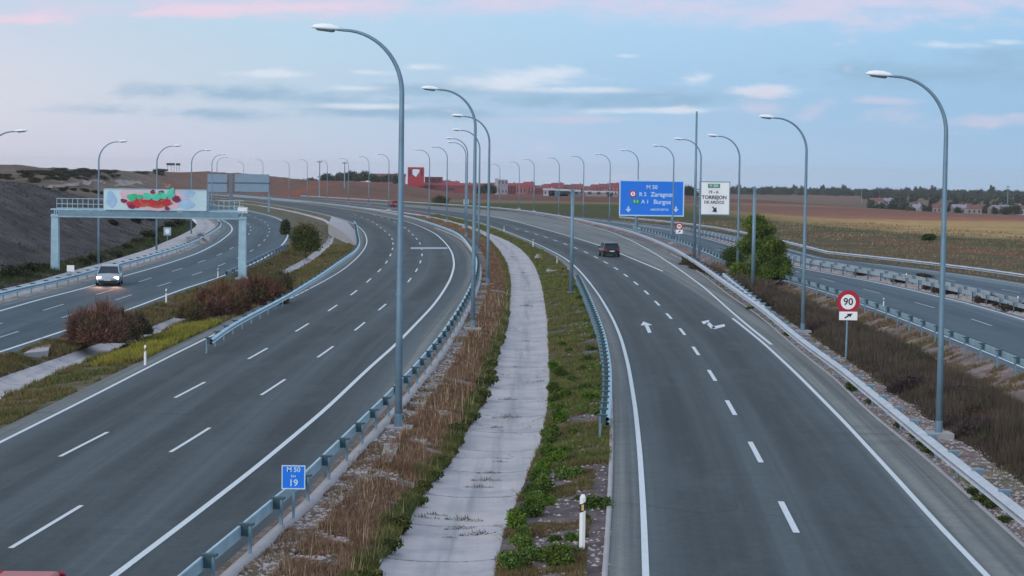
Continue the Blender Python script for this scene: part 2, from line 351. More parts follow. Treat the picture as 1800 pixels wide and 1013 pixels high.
m, T, b = newmat('foliage')
a = T.attr('Col', 'Color'); oi = T.node('ShaderNodeObjectInfo')
n = T.noise(T.pos(), 1.5, 3)
c = T.mix(T.mr(n, 0.3, 0.7), T.mix(1.0, a, (0.75, 0.75, 0.75, 1), 'MULTIPLY'), T.mix(1.0, a, (1.25, 1.25, 1.2, 1), 'MULTIPLY'))
T.l.new(c, b.inputs['Base Color']); b.inputs['Roughness'].default_value = 0.8; b.inputs['Specular IOR Level'].default_value = 0.1

# ------------------------------------------------------------------ object helpers
def mesh_obj(name, mesh, mat=None, parent=None):
    o = bpy.data.objects.new(name, mesh); COL.objects.link(o)
    if mat: mesh.materials.append(MATS[mat])
    if parent: o.parent = parent
    return o
def thing(name, label, cat, loc=(0, 0, 0), rotz=0, group=None):
    o = bpy.data.objects.new(name, None); COL.objects.link(o); o.empty_display_size = 0.3
    o.location = loc; o.rotation_euler = (0, 0, rotz); o['label'] = label; o['category'] = cat
    if group: o['group'] = group
    return o
def tag(o, label, cat, group=None, kind=None):
    o['label'] = label; o['category'] = cat
    if group: o['group'] = group
    if kind: o['kind'] = kind
    return o
def struct(o): o['kind'] = 'structure'; return o
def fast(name, V, Fc, mat=None, cols=None, lat=None, smooth=False):
    V = np.asarray(V, dtype=np.float32); Fc = np.asarray(Fc, dtype=np.int32)
    me = bpy.data.meshes.new(name); k = Fc.shape[1]; nf = len(Fc)
    me.vertices.add(len(V)); me.vertices.foreach_set('co', V.ravel())
    me.loops.add(nf * k); me.loops.foreach_set('vertex_index', Fc.ravel())
    me.polygons.add(nf); me.polygons.foreach_set('loop_start', np.arange(0, nf * k, k, dtype=np.int32))
    me.update(calc_edges=True)
    if smooth: me.polygons.foreach_set('use_smooth', np.ones(nf, dtype=bool))
    if cols is not None:
        a = me.attributes.new('Col', 'FLOAT_COLOR', 'POINT')
        C4 = np.ones((len(V), 4), dtype=np.float32); C4[:, :3] = cols; a.data.foreach_set('color', C4.ravel())
    if lat is not None:
        a = me.attributes.new('lat', 'FLOAT', 'POINT'); a.data.foreach_set('value', np.asarray(lat, dtype=np.float32).ravel())
    if mat: me.materials.append(MATS[mat])
    return me
class MB:
    """collects shapes, becomes one mesh"""
    def __init__(s): s.v = []; s.f = []
    def add(s, vs, fs):
        o = len(s.v); s.v += [tuple(v) for v in vs]; s.f += [tuple(i + o for i in f) for f in fs]; return s
    def box(s, c, d, rz=0.0, taper=1.0):
        x, y, z = d[0] / 2, d[1] / 2, d[2] / 2; cs, sn = math.cos(rz), math.sin(rz); vs = []
        for k, (sx, sy, sz) in enumerate([(-1, -1, -1), (1, -1, -1), (1, 1, -1), (-1, 1, -1), (-1, -1, 1), (1, -1, 1), (1, 1, 1), (-1, 1, 1)]):
            t = taper if sz > 0 else 1
            a, b2 = sx * x * t, sy * y * t
            vs.append((c[0] + a * cs - b2 * sn, c[1] + a * sn + b2 * cs, c[2] + sz * z))
        return s.add(vs, [(0, 3, 2, 1), (4, 5, 6, 7), (0, 1, 5, 4), (1, 2, 6, 5), (2, 3, 7, 6), (3, 0, 4, 7)])
    def tube(s, pts, rad, n=8, cap=True):
        pts = [Vector(p) for p in pts]; rs = rad if isinstance(rad, (list, tuple)) else [rad] * len(pts)
        vs = []; fs = []
        for i, p in enumerate(pts):
            d = (pts[min(i + 1, len(pts) - 1)] - pts[max(i - 1, 0)]).normalized()
            a = d.cross(Vector((0, 1, 0.001)));
            if a.length < 0.1: a = d.cross(Vector((1, 0, 0)))
            a.normalize(); b2 = d.cross(a)
            for k in range(n):
                t = 2 * math.pi * k / n; vs.append(p + (a * math.cos(t) + b2 * math.sin(t)) * rs[i])
        for i in range(len(pts) - 1):
            for k in range(n):
                fs.append((i * n + k, i * n + (k + 1) % n, (i + 1) * n + (k + 1) % n, (i + 1) * n + k))
        if cap:
            fs.append(tuple(range(n - 1, -1, -1))); fs.append(tuple((len(pts) - 1) * n + k for k in range(n)))
        return s.add(vs, fs)
    def prism(s, poly, z0, z1, plane='xy'):
        n = len(poly); vs = []
        for z in (z0, z1):
            for (a, b2) in poly:
                vs.append((a, b2, z) if plane == 'xy' else (a, z, b2))
        fs = [tuple(range(n - 1, -1, -1)), tuple(n + k for k in range(n))] + [(k, (k + 1) % n, n + (k + 1) % n, n + k) for k in range(n)]
        return s.add(vs, fs)
    def build(s, name, mat, parent=None, smooth=False, bevel=0):
        me = bpy.data.meshes.new(name); me.from_pydata(s.v, [], s.f); me.update()
        bm = bmesh.new(); bm.from_mesh(me); bmesh.ops.recalc_face_normals(bm, faces=bm.faces)
        if bevel:
            bmesh.ops.bevel(bm, geom=list(bm.edges), offset=bevel, segments=2, affect='EDGES', clamp_overlap=True)
        bm.to_mesh(me); bm.free()
        if smooth:
            me.polygons.foreach_set('use_smooth', [True] * len(me.polygons))
        return mesh_obj(name, me, mat, parent)
def dup(root, loc=None, rotz=None, label=None, scale=None):
    def cp(o, par):
        c = o.copy(); COL.objects.link(c)
        if par: c.parent = par
        for ch in KIDS.get(o.name, []): KIDS.setdefault(c.name, []).append(cp(ch, c))
        return c
    c = cp(root, None)
    if loc is not None: c.location = loc
    if rotz is not None: c.rotation_euler = (0, 0, rotz)
    if label: c['label'] = label
    if scale is not None: c.scale = scale if isinstance(scale, (tuple, list)) else (scale,) * 3
    return c
KIDS = {}
def reg(root):
    for o in COL.objects:
        if o.parent == root: KIDS.setdefault(root.name, []).append(o); reg(o)
def text_mesh(txt, size, depth=0.004, bold=0.0):
    cu = bpy.data.curves.new('lettering', 'FONT'); cu.body = txt; cu.size = size; cu.extrude = depth; cu.offset = bold
    cu.align_x = 'CENTER'; cu.align_y = 'CENTER'; cu.resolution_u = 3
    o = bpy.data.objects.new('lettering', cu); COL.objects.link(o)
    me = bpy.data.meshes.new_from_object(o.evaluated_get(bpy.context.evaluated_depsgraph_get()))
    bpy.data.objects.remove(o); return me
def lettering(txt, size, mat, parent, x, z, y=-0.03, bold=0.0, sx=1.0):
    me = text_mesh(txt, size, bold=bold); o = mesh_obj('lettering', me, None, parent)
    me.materials.clear(); me.materials.append(MATS[mat])
    o.location = (x, y, z); o.rotation_euler = (R_(90), 0, 0); o.scale = (sx, 1, 1); return o

# ------------------------------------------------------------------ curves of the place
GS = np.linspace(math.log(26), math.log(800), 600); GY = np.exp(GS)
REF = None
def smoothX(Xs, sig=0.035):
    ds = GS[1] - GS[0]; n = int(3 * sig / ds); k = np.exp(-0.5 * (np.arange(-n, n + 1) * ds / sig) ** 2); k /= k.sum()
    pad = np.concatenate([2 * Xs[0] - Xs[n:0:-1], Xs, 2 * Xs[-1] - Xs[-2:-n - 2:-1]])
    return np.convolve(pad, k, 'valid')
def curve(pts, z=0.0):
    q = sorted([(P(x, y, z).y, P(x, y, z).x) for x, y in pts]); yy = np.array([a for a, _ in q]); xx = np.array([b for _, b in q])
    v = 1 / yy[::-1]; u = (xx / yy)[::-1]
    Xs = np.interp(1 / GY, v, u) * GY
    near = GY < yy[0]
    if near.any():
        sl = (u[-1] - u[-2]) / (v[-1] - v[-2]); sl2 = np.clip(xx[0] - (yy[0]) * 0, -1e9, 1e9)
        Xs[near] = (u[-1] + (1 / GY[near] - v[-1]) * sl) * GY[near]
    far = GY > yy[-1]
    if far.any():
        if REF is None:
            sl = (xx[-1] - xx[-2]) / (yy[-1] - yy[-2]); Xs[far] = xx[-1] + sl * (GY[far] - yy[-1])
        else:
            Xs[far] = xx[-1] + REF[far] - np.interp(yy[-1], GY, REF)
    return smoothX(Xs)
def fx(Xs, Y): return np.interp(Y, GY, Xs)
R_ll = curve([(1135, 1013), (1131, 900), (1125, 800), (1117, 720), (1105, 645), (1092, 595), (1077, 560), (1055, 522), (1035, 495), (1015, 472), (995, 455), (975, 444), (940, 427), (907, 414), (885, 405), (845, 392), (800, 382), (760, 374), (700, 367), (600, 357), (500, 349)])
REF = R_ll
R_lr = curve([(1734, 1012), (1648, 922), (1567, 832), (1485, 743), (1404, 661), (1343, 604), (1290, 552), (1236, 504), (1188, 469.5), (1150, 445), (1112, 424), (1075, 408), (1025, 394), (975, 382), (925, 374), (870, 367), (700, 357.5), (500, 345)])
R_gore = curve([(887, 384), (950, 401), (1000, 415), (1062, 434), (1100, 450), (1165, 477)])
R_row = curve([(1386, 909), (1329, 796), (1285, 717), (1252, 660), (1223, 617), (1200, 583), (1176, 556), (1156, 534), (1137.5, 515), (1119, 499), (1101, 485), (1085, 473), (1070, 464.5), (1040, 448), (1022, 440), (980, 424), (930, 408), (880, 396)])
R_bar = curve([(1800, 893), (1648, 775), (1567, 710), (1485, 645), (1416, 597), (1349, 543), (1273, 491), (1232, 463), (1193, 439), (1150, 420), (1112, 406), (1075, 397), (1025, 386), (987, 379), (937, 371), (862, 363), (712, 354), (500, 342)], 0.75)
R_edge = curve([(1800, 963), (1710, 881), (1608, 791), (1526, 726), (1461, 661), (1404, 608), (1340, 556)])
L_ll = curve([(0, 778), (150, 703), (300, 626), (400, 576), (500, 524), (560, 487), (600, 482 - 0), (627, 458), (641, 440), (646, 426), (643, 411.5), (632, 399), (618, 390), (600, 385), (575, 378), (540, 370), (500, 363), (440, 353)]) if False else \
       curve([(0, 778), (150, 703), (300, 626), (400, 577), (500, 530), (560, 500), (600, 477), (627, 455), (641, 438), (646, 426), (643, 411.5), (632, 399), (618, 391), (600, 385), (575, 378), (540, 370), (500, 363), (440, 353)])
L_lr = curve([(200, 1013), (330, 915), (450, 822), (570, 722), (650, 646), (697, 605), (760, 539.5), (778, 515), (792, 491), (799, 467), (795.5, 445), (785, 429), (767, 411.5), (742, 399), (717, 390), (650, 375), (575, 363), (512, 355)])
L_rl = curve([(148, 781), (330, 688), (445, 627), (525, 580), (579, 546), (616, 520), (642.6, 498.6), (662, 481), (676, 466.6), (684, 454), (689, 443.5), (691.5, 431), (690.6, 422), (685, 411.5), (671, 402.6)])
L_rr = curve([(80, 927), (333, 775), (480, 681.5), (571, 620), (631, 576), (671, 541), (697, 519), (717.5, 496), (730, 479.5), (738, 465.5), (742, 451), (742.5, 440), (737.5, 425), (730, 417.5)])
G1 = curve([(322, 1012), (380, 963), (437, 917), (492, 871), (542, 831), (575, 797), (607, 768), (634, 741), (659, 717), (680, 697), (740, 634), (780, 585), (808, 543), (826, 510), (838, 483), (841, 458), (835, 444), (827, 431), (813, 414), (795, 404), (769, 395), (742, 386), (710, 378), (650, 367)], 0.72)
G2 = curve([(368, 597), (400, 573), (445, 549), (500, 521), (562, 483), (587, 465), (625, 440), (632, 425), (628, 410)], 0.7)
C2l = curve([(650, 1013), (682, 970), (720, 900), (755, 855), (785, 817), (822, 750), (847, 700), (860, 662), (872, 625), (885, 590), (892, 560), (897, 500), (890, 465), (875, 440), (857, 420), (837, 409)], -0.45)
C2r = curve([(872, 1005), (882, 950), (900, 905), (925, 845), (950, 785), (962, 725), (967, 670), (965, 625), (962, 560), (952, 500), (940, 467), (920, 442), (895, 425), (862, 412)], -0.45)
G4 = curve([(1063, 735), (1068, 690), (1068, 640), (1060, 590), (1050, 560), (1040, 535), (1028, 508), (1018, 487)], 0.7)
W_ll = curve([(0, 547), (75, 525), (150, 507), (212, 487), (275, 470), (350, 445), (387, 425), (410, 406), (407, 396), (394, 388), (368, 377), (330, 368)])
W_lr = curve([(0, 619), (112, 582), (225, 545), (325, 507), (375, 492), (416, 476), (460, 457), (490, 438), (505, 420), (508, 405), (504, 393), (485, 382), (454, 374), (420, 367)])
C1l = curve([(0, 664), (100, 630), (175, 603), (265, 576), (325, 551), (400, 522), (470, 490), (540, 453), (575, 425)], -0.4)
C1r = curve([(0, 702), (100, 656), (175, 625), (265, 592), (325, 564), (400, 535), (480, 496), (550, 460), (582, 432)], -0.4)
G3 = curve([(1240, 447), (1300, 463), (1397, 488), (1427, 496), (1520, 526.6), (1584, 550), (1640, 571.6), (1711, 598), (1800, 634)], 0.72)
V1r = curve([(1200, 428), (1300, 449), (1427, 476), (1522, 493), (1593, 508), (1652, 522), (1711.6, 536), (1799, 562)])
V1row = curve([(1427, 486), (1495, 503), (1575, 523), (1620, 535), (1674, 550), (1735, 570), (1794, 590)])
B1 = curve([(1220, 424), (1300, 440), (1399, 460), (1439, 466), (1486.6, 477), (1546, 487), (1593, 493), (1652, 506), (1711.6, 520), (1799, 544)], 0.72)
B2 = curve([(1235, 424), (1300, 436), (1422.6, 455.5), (1486.6, 465), (1546, 475.6), (1605, 484), (1664, 496), (1735, 512), (1799, 527)], 0.72)
OB = curve([(1160, 413), (1280, 424), (1380, 434), (1475, 443.7), (1569.5, 453), (1652, 462.6), (1735, 472), (1799, 481.6)], 0.75)

# squeeze the lower roads in behind the big sign
sq = np.clip((GY - 330) / 190, 0, 1); sq = 1 - sq * sq * (3 - 2 * sq); sq = 0.03 + 0.97 * sq
def gap(a, b, g): return np.maximum(b, a + g)
L_ar = G1 - 0.25
L_al = np.minimum(L_ll - 0.9, L_ar - 3)
C2l = np.maximum(C2l, L_ar + 0.9)
C2r = np.maximum(C2r, C2l + 0.5)
R_al = np.maximum(R_ll - 0.85, C2r + 0.25)
R_ar = np.maximum(np.where(GY < 150, R_edge, R_bar - 0.3), R_lr + 0.8); R_ar = np.minimum(R_ar, R_bar - 0.15); R_ar = smoothX(R_ar, 0.03)
R_bar = np.maximum(R_bar, R_ar + 0.12)
def sqz(c): return R_ar + (c - R_ar) * sq
G3 = sqz(np.maximum(G3, R_ar + 3.5)); V1_al = G3 + 0.35 * sq
V1r = sqz(np.maximum(V1r, G3 + 6.5)); V1_ar = V1r + 0.5 * sq; V1row = sqz(V1row)
B1 = sqz(B1); B1 = np.maximum(B1, V1_ar + 0.4 * sq)
B2 = sqz(B2); B2 = np.maximum(B2, B1 + 0.6 * sq); V2_al = B2 + 0.25 * sq
OB = sqz(OB); OB = np.maximum(OB, V2_al + 5.0 * sq); V2_ar = OB - 0.25 * sq
C3r = V1_al - 2.2 * sq; C3r = np.maximum(C3r, R_ar + 1.6 * sq); C3l = C3r - 0.8 * sq
W_al = W_ll - 1.5; W_ar = W_lr + 0.7
C0r = W_ll - 2.4; C0l = C0r - (0.9 + 1.9 * np.clip((GY - 140) / 100, 0, 1))
C1l = np.maximum(C1l, W_ar + 1.0); C1l = np.minimum(C1l, L_al - 2.2); C1r = np.clip(C1r, C1l + 0.7, L_al - 0.8)
L_al = np.maximum(L_al, C1r + 0.5)

YR = np.exp(np.linspace(math.log(28), math.log(760), 230))
def sstep(x, a, b):
    t = np.clip((x - a) / (b - a), 0, 1); return t * t * (3 - 2 * t)
def bump(Xa, Ya, s=1.0, seed=0.0):
    return (np.sin(Xa * 1.3 * s + seed) * np.sin(Ya * 0.9 * s + seed * 2) + 0.6 * np.sin(Xa * 2.9 * s + 1 + seed) * np.cos(Ya * 2.3 * s + seed) + 0.4 * np.sin(Xa * 0.4 * s + Ya * 0.31 * s)) * 0.5
def basez(Y): return -0.0085 * np.maximum(0, Y - 760) + 0.0025 * np.maximum(0, Y - 2600)
def H(X, Y):
    X = np.asarray(X, float); Y = np.asarray(Y, float); Yc = np.minimum(Y, 760)
    z = basez(Y) + 0 * X
    e = np.interp(Yc, GY, C0l) + 0.22 * np.clip(Y - 760, 0, 240); d = e - X
    near = 7.0 * sstep(d, 1.0, 22) * (1 - 0.75 * sstep(Y, 215, 420)) * sstep(Y, 30, 110)
    far = (9.1 - 1.5 * sstep(-X, 100, 170) + 0.35 * bump(X, Y, 0.02)) * sstep(d, 0, 27) * sstep(Y, 300, 600) * (1 - 0.75 * sstep(Y, 1100, 2000))
    L = np.maximum(near, far) + (0.35 * bump(X, Y, 0.25) + 0.12 * bump(X, Y, 1.1)) * sstep(d, 1, 8)
    L = L + 0.45 * sstep(d, 0, 0.8)
    z = z + np.where(d > 0, L, 0)
    z = z - sstep(X, 80, 150) * sstep(Y, 450, 900) * (5.5 * (1 - sstep(Y, 900, 1700)))
    o = np.interp(Yc, GY, OB); dr = X - o
    bank = 4.6 * sstep(dr, 2, 26) * sstep(Y, 470, 620) * sstep(-X, 22, 62) * (1 - sstep(Y, 1100, 1600))
    z = z + np.where(dr > 0, bank + 0.15 * bump(X, Y, 0.2) * sstep(dr, 1, 6) - 0.3 * sstep(dr, 0.2, 4) * (1 - sstep(Y, 500, 700)), 0)
    return z

def strip(name, A, B, n, mat, prof=None, rows=YR, ref=None):
    t = np.linspace(0, 1, n + 1); a = fx(A, rows)[:, None]; b = fx(B, rows)[:, None]
    Xg = a + (b - a) * t[None, :]; Yg = np.repeat(rows[:, None], n + 1, 1)
    Zg = prof(t[None, :], Xg, Yg, b - a) if prof else np.zeros_like(Xg)
    lat = Xg - (fx(ref, rows)[:, None] if ref is not None else a)
    V = np.stack([Xg, Yg, Zg + 0 * Xg], -1).reshape(-1, 3)
    m_ = n + 1; i = np.arange(len(rows) - 1)[:, None] * m_ + np.arange(n)[None, :]; i = i.ravel()
    Fc = np.stack([i, i + 1, i + 1 + m_, i + m_], 1)
    o = mesh_obj(name, fast(name, V, Fc, mat, lat=lat, smooth=True)); return struct(o)
def slope(z0, z1, amp=0.0, hump=0.0):
    def f(t, X, Y, w):
        e = np.clip(np.minimum(t, 1 - t) * 6, 0, 1)
        return z0 + (z1 - z0) * t + e * (amp * bump(X, Y, 1.0) + hump * np.sin(np.pi * t))
    return f
asphalt('asphalt_left_lanes', A_BASE, [2.9, 6.4, 9.9], 12, 0.55, 1.6)
asphalt('asphalt_right_lanes', tuple(x * 1.0 for x in A_BASE), [2.7, 6.3], 10, 0.55, 1.75)
asphalt('asphalt_opposite', (0.055, 0.090, 0.114), [3.2, 6.6, 10.0], 12, 0.72)
asphalt('asphalt_lower', (0.062, 0.10, 0.13), [2.2, 5.8], 8, 0.8)
def chan(depth, lip=0.0):
    def f(t, X, Y, w):
        return lip - depth * np.minimum(np.sin(np.pi * np.clip(t, 0, 1)) * 1.3, 1.0)
    return f
strip('roadside_channel', C0l, C0r, 4, 'channel_concrete', slope(0.45, 0.0))
strip('roadside_verge', C0r, W_al, 2, 'soil_pale')
strip('opposite_road', W_al, W_ar, 6, 'asphalt_opposite', ref=W_al)
strip('grass_verge', W_ar, C1l, 6, 'soil_left', slope(0, -0.4, 0.06))
strip('drainage_channel', C1l, C1r, 4, 'channel_concrete', chan(0.25, -0.4))
strip('grass_verge', C1r, L_al, 6, 'soil_left', slope(-0.4, -0.0, 0.06))
strip('near_left_road', L_al, L_ar, 8, 'asphalt_left_lanes', ref=L_al)
strip('median_verge', L_ar, C2l, 8, 'soil_median', slope(0.0, -0.35, 0.05, 0.12))
strip('drainage_channel', C2l, C2r, 6, 'channel_concrete', chan(0.09, -0.45))
strip('median_verge', C2r, R_al, 8, 'gravel_dark', slope(-0.38, -0.0, 0.05, 0.05))
strip('near_right_road', R_al, R_ar, 8, 'asphalt_right_lanes', ref=R_al)
strip('slope_verge', R_ar, C3l, 10, 'soil_right', slope(0.0, -0.7, 0.08, 0.1))
strip('drainage_channel', C3l, C3r, 3, 'channel_concrete', lambda t, X, Y, w: -0.7 + 0.0 * t)
strip('slope_verge', C3r, V1_al, 4, 'soil_right', slope(-0.7, 0.0, 0.05))
strip('lower_road', V1_al, V1_ar, 6, 'asphalt_lower', ref=V1_al)
strip('lower_median', V1_ar, V2_al, 4, 'soil_pale', slope(0, 0, 0.03))
strip('lower_road', V2_al, V2_ar, 6, 'asphalt_lower', ref=V2_al)
# hillside and fields
def side(name, edge, outX, n, mat, rows):
    t = np.linspace(0, 1, n + 1) ** 2.6; e = fx(edge, rows)[:, None]
    Xg = e + (outX - e) * t[None, :]; Yg = np.repeat(rows[:, None], n + 1, 1)
    V = np.stack([Xg, Yg, H(Xg, Yg)], -1).reshape(-1, 3)
    m_ = n + 1; i = (np.arange(len(rows) - 1)[:, None] * m_ + np.arange(n)[None, :]).ravel()
    Fc = np.stack([i, i + 1, i + 1 + m_, i + m_], 1)
    if outX < 0: Fc = Fc[:, ::-1]
    return struct(mesh_obj(name, fast(name, V, Fc, mat, smooth=True)))
side('hillside', C0l, -900, 90, 'hillside', YR)
side('fields', V2_ar, 1200, 90, 'fields', YR)
xs = np.sign(np.linspace(-1, 1, 241)) * np.abs(np.linspace(-1, 1, 241)) ** 2.0 * 6000 - 60
ys = np.exp(np.linspace(math.log(752), math.log(5200), 150))
Xg, Yg = np.meshgrid(xs, ys); Zg = H(Xg, Yg) - 0.06; Zg += np.where(Yg > 2600, (Yg - 2600) * -0.0012, 0)
i = (np.arange(len(ys) - 1)[:, None] * len(xs) + np.arange(len(xs) - 1)[None, :]).ravel()
struct(mesh_obj('plain', fast('plain', np.stack([Xg, Yg, Zg], -1).reshape(-1, 3), np.stack([i, i + 1, i + 1 + len(xs), i + len(xs)], 1), 'fields', smooth=True)))

# kerb foot under the median guardrail and the right-hand road edge
def kerb(name, Xs, off, w, h, y0, y1, mat='concrete_plain'):
    rows = YR[(YR > y0) & (YR < y1)]; x = fx(Xs, rows) + off; V = []; Fc = []
    for k, (a, yy_) in enumerate(zip(x, rows)):
        V += [(a, yy_, -0.05), (a, yy_, h), (a + w, yy_, h), (a + w, yy_, -0.3)]
    for k in range(len(rows) - 1):
        for q in range(3): Fc.append((k * 4 + q, k * 4 + q + 1, k * 4 + q + 5, k * 4 + q + 4))
    V = np.array(V); return struct(mesh_obj(name, fast(name, V, np.array(Fc), mat)))
kerb('kerb', L_ar, 0.30, 0.30, 0.09, 28, 330)
kerb('kerb', R_al, -0.13, 0.13, 0.06, 28, 200)
kerb('kerb', R_ar, 0.0, 0.10, 0.05, 28, 200)

# ------------------------------------------------------------------ road markings
class Marks:
    def __init__(s): s.V = []; s.F = []
    def band(s, Xs, w, y0, y1, step=3.0, z=0.008, off=0.0):
        n = max(1, int((y1 - y0) / step)); r = np.linspace(y0, y1, n + 1); x = fx(Xs, r) + off
        dx = np.gradient(x, r) if n > 0 else np.zeros_like(x); nn = np.sqrt(1 + dx * dx)
        o = len(s.V)
        for a, yy_, q, d_ in zip(x, r, nn, dx):
            s.V += [(a - w / 2 / q, yy_ + w / 2 * d_ / q, z), (a + w / 2 / q, yy_ - w / 2 * d_ / q, z)]
        for k in range(n): s.F.append((o + 2 * k, o + 2 * k + 1, o + 2 * k + 3, o + 2 * k + 2))
    def poly(s, pts, z=0.009):
        o = len(s.V); s.V += [(a, b, z) for a, b in pts]; s.F.append(tuple(range(o, o + len(pts))))
    def build(s, name, mat='road_paint'):
        me = bpy.data.meshes.new(name); me.from_pydata(s.V, [], s.F); me.update(); return struct(mesh_obj(name, me, mat))
mk = Marks(); mk.band(L_ll, 0.15, 28, 700); mk.band(L_lr, 0.18, 28, 640); mk.build('edge_line')
RN = curve([(1734, 1012), (1648, 922), (1567, 832), (1485, 743), (1404, 661), (1343, 604), (1288, 560)])
RFAR = curve([(1356, 606), (1322, 579), (1290, 552), (1236, 504), (1188, 469.5), (1150, 445), (1112, 424), (1075, 408), (1025, 394), (975, 382), (925, 374), (870, 367), (700, 357.5), (500, 345)])
mk = Marks(); mk.band(R_ll, 0.16, 28, 700); mk.band(RN, 0.16, 28, P(1288, 560).y); mk.band(RFAR, 0.16, P(1356, 606).y, 700); mk.band(R_gore, 0.22, P(1165, 477).y, 440)
mk.build('edge_line')
mk = Marks(); mk.band(W_ll, 0.2, 28, 560); mk.band(W_lr, 0.2, 28, 560); mk.build('edge_line', 'road_paint')
mk = Marks(); mk.band(V1r, 0.2, 28, 420); mk.band(V1_al, 0.15, 28, 420, off=0.6); mk.band(V2_ar, 0.15, 28, 400, off=-0.9); mk.build('edge_line')
def dashes(name, Xs, w, start, ln, per, yend, mat='road_paint', k0=-3):
    mk = Marks(); y = start + k0 * per
    while y < yend:
        if y > 26: mk.band(Xs, w, y, y + ln, 2.0)
        y += per
    return mk.build(name, mat)
def Yat(x, y): return P(x, y).y
pr = Yat(14, 964); per = (Yat(460, 695) - pr) / 2
dashes('lane_dash', L_rr, 0.13, pr, Yat(145, 889) - pr, per, 420)
pl = Yat(105, 803); dashes('lane_dash', L_rl, 0.13, pl, Yat(192, 760) - pl, per, 420)
pd = Yat(1398, 937); perR = (Yat(1259, 670) - pd) / 3
dashes('lane_dash', R_row, 0.17, pd, Yat(1371, 882) - pd, perR, 330)
dashes('lane_dash', W_ll + (W_lr - W_ll) / 3, 0.16, 98, 6.2, 17.0, 420, 'road_paint_worn')
dashes('lane_dash', W_ll + (W_lr - W_ll) * 2 / 3, 0.16, 92, 6.2, 17.0, 420, 'road_paint_worn')
dashes('lane_dash', V1row, 0.16, Yat(1747, 573), 6.0, 17.0, 380, 'road_paint_worn')
dashes('lane_dash', (V2_al + V2_ar) / 2, 0.16, 100, 5.0, 17.0, 330, 'road_paint_worn')
# arrows and transverse line
mk = Marks()
def arr(pts): mk.poly([(P(x, y).x, P(x, y).y) for x, y in pts])
arr([(1133, 572), (1139.5, 572), (1145.5, 585), (1139, 585.5)])
arr([(1126, 572.5), (1131, 565.5), (1147, 572)])
arr([(1233, 565.5), (1247, 563), (1245, 569.5), (1236, 570)])
arr([(1240, 568), (1247, 567), (1258, 577), (1250, 578)])
arr([(1250, 575), (1273, 570), (1275, 574), (1256, 579)])
mk.build('lane_arrow')
mk = Marks(); arr([(722, 435), (786, 435), (787, 438), (722, 438)]); mk.build('transverse_line', 'road_paint_worn')

# ------------------------------------------------------------------ guardrails
WP = [(0.00, 0.43), (0.06, 0.46), (0.085, 0.50), (0.06, 0.545), (0.0, 0.58), (0.06, 0.62), (0.085, 0.66), (0.06, 0.70), (0.0, 0.74), (-0.012, 0.73), (-0.012, 0.44)]
def guardrail(label, Xs, y0, y1, side, cat='guardrail', post_sp=4.0, mat='galv_rail', pmat='galv', hs=1.0, off=0.0, group='steel guardrails along the carriageways', ymax_post=320, wide=1.0):
    """side: +1 = traffic on the +X side"""
    zero = float(fx(Xs, y0)) + off
    t = thing('guardrail', label, cat, (zero, y0, 0), 0, group)
    r = np.exp(np.linspace(math.log(y0), math.log(y1), max(8, int(40 * math.log(y1 / y0))))); x = fx(Xs, r) + off
    dx = np.gradient(x, r); q = np.sqrt(1 + dx * dx); nx = 1 / q; ny = -dx / q
    V = []; Fc = []; m_ = len(WP)
    for k in range(len(r)):
        for (o_, z_) in WP:
            o2 = (o_ * wide * 1.5 + 0.05) * side
            V.append((x[k] + nx[k] * o2 - zero, r[k] + ny[k] * o2 - y0, z_ * hs))
    for k in range(len(r) - 1):
        for j_ in range(m_):
            Fc.append((k * m_ + j_, k * m_ + (j_ + 1) % m_, (k + 1) * m_ + (j_ + 1) % m_, (k + 1) * m_ + j_))
    me = bpy.data.meshes.new('rail'); me.from_pydata(V, [], Fc); me.update(); mesh_obj('rail', me, mat, t)
    pb = MB(); pb.box((-0.16 * side, 0, 0.32 * hs), (0.07, 0.14, 0.84 * hs)); p0 = pb.build('post', pmat, t)
    sp0 = MB().box((-0.08 * side, 0, 0.765 * hs), (0.34, 0.20, 0.05)).box((-0.05 * side, 0, 0.62 * hs), (0.17, 0.16, 0.26)).build('spacer', 'spacer_dark' if mat == 'galv_rail' else 'galv', p0); arc = 0; y = y0 + 0.3; first = True; n = 0; rest = MB()
    while y < min(y1, ymax_post):
        xx_ = float(fx(Xs, y)) + off; sl = float(fx(Xs, y + 1) - fx(Xs, y - 1)) / 2
        if n < 98:
            o = p0 if first else p0.copy()
            if not first:
                COL.objects.link(o); so_ = sp0.copy(); COL.objects.link(so_); so_.parent = o
            first = False; o.parent = t; o.location = (xx_ - zero, y - y0, 0); o.rotation_euler = (0, 0, -math.atan(sl))
        n += 1; y += post_sp / math.sqrt(1 + sl * sl)
    return t
guardrail('long blue-grey guardrail on the kerb between the left road and the central channel', G1, 37, 640, -1, post_sp=4.0, pmat='galv', ymax_post=400)
guardrail('guardrail curving along the outer edge of the left road beside the bushes', G2, P(368, 597, .7).y, 340, 1, off=0.0, post_sp=4.0)
guardrail('guardrail beyond the far-left road at the foot of the dark hillside', W_ll - 1.75, 100, 430, 1, post_sp=4.0, mat='galv_rail')
guardrail('short dense guardrail at the left edge of the right road, ending above the green shrubs', G4, P(1063, 735, .7).y, 172, 1, post_sp=2.0)
guardrail('bright whitish guardrail running along the right edge of the right road', R_bar, 40, 640, -1, post_sp=4.0, mat='rail_white', pmat='galv', wide=1.8)
guardrail('blue-grey guardrail on the near edge of the lower road beside the scrub', G3, 90, 330, 1, post_sp=4.0)
guardrail('pale guardrail on the near side of the lower roads\' gravel median', B1, 110, 330, 1, post_sp=4.0, mat='rail_grey', pmat='rail_dark', wide=.5)
guardrail('pale guardrail on the far side of the lower roads\' gravel median', B2, 110, 330, 1, post_sp=4.0, mat='rail_grey', pmat='rail_dark', wide=.5)
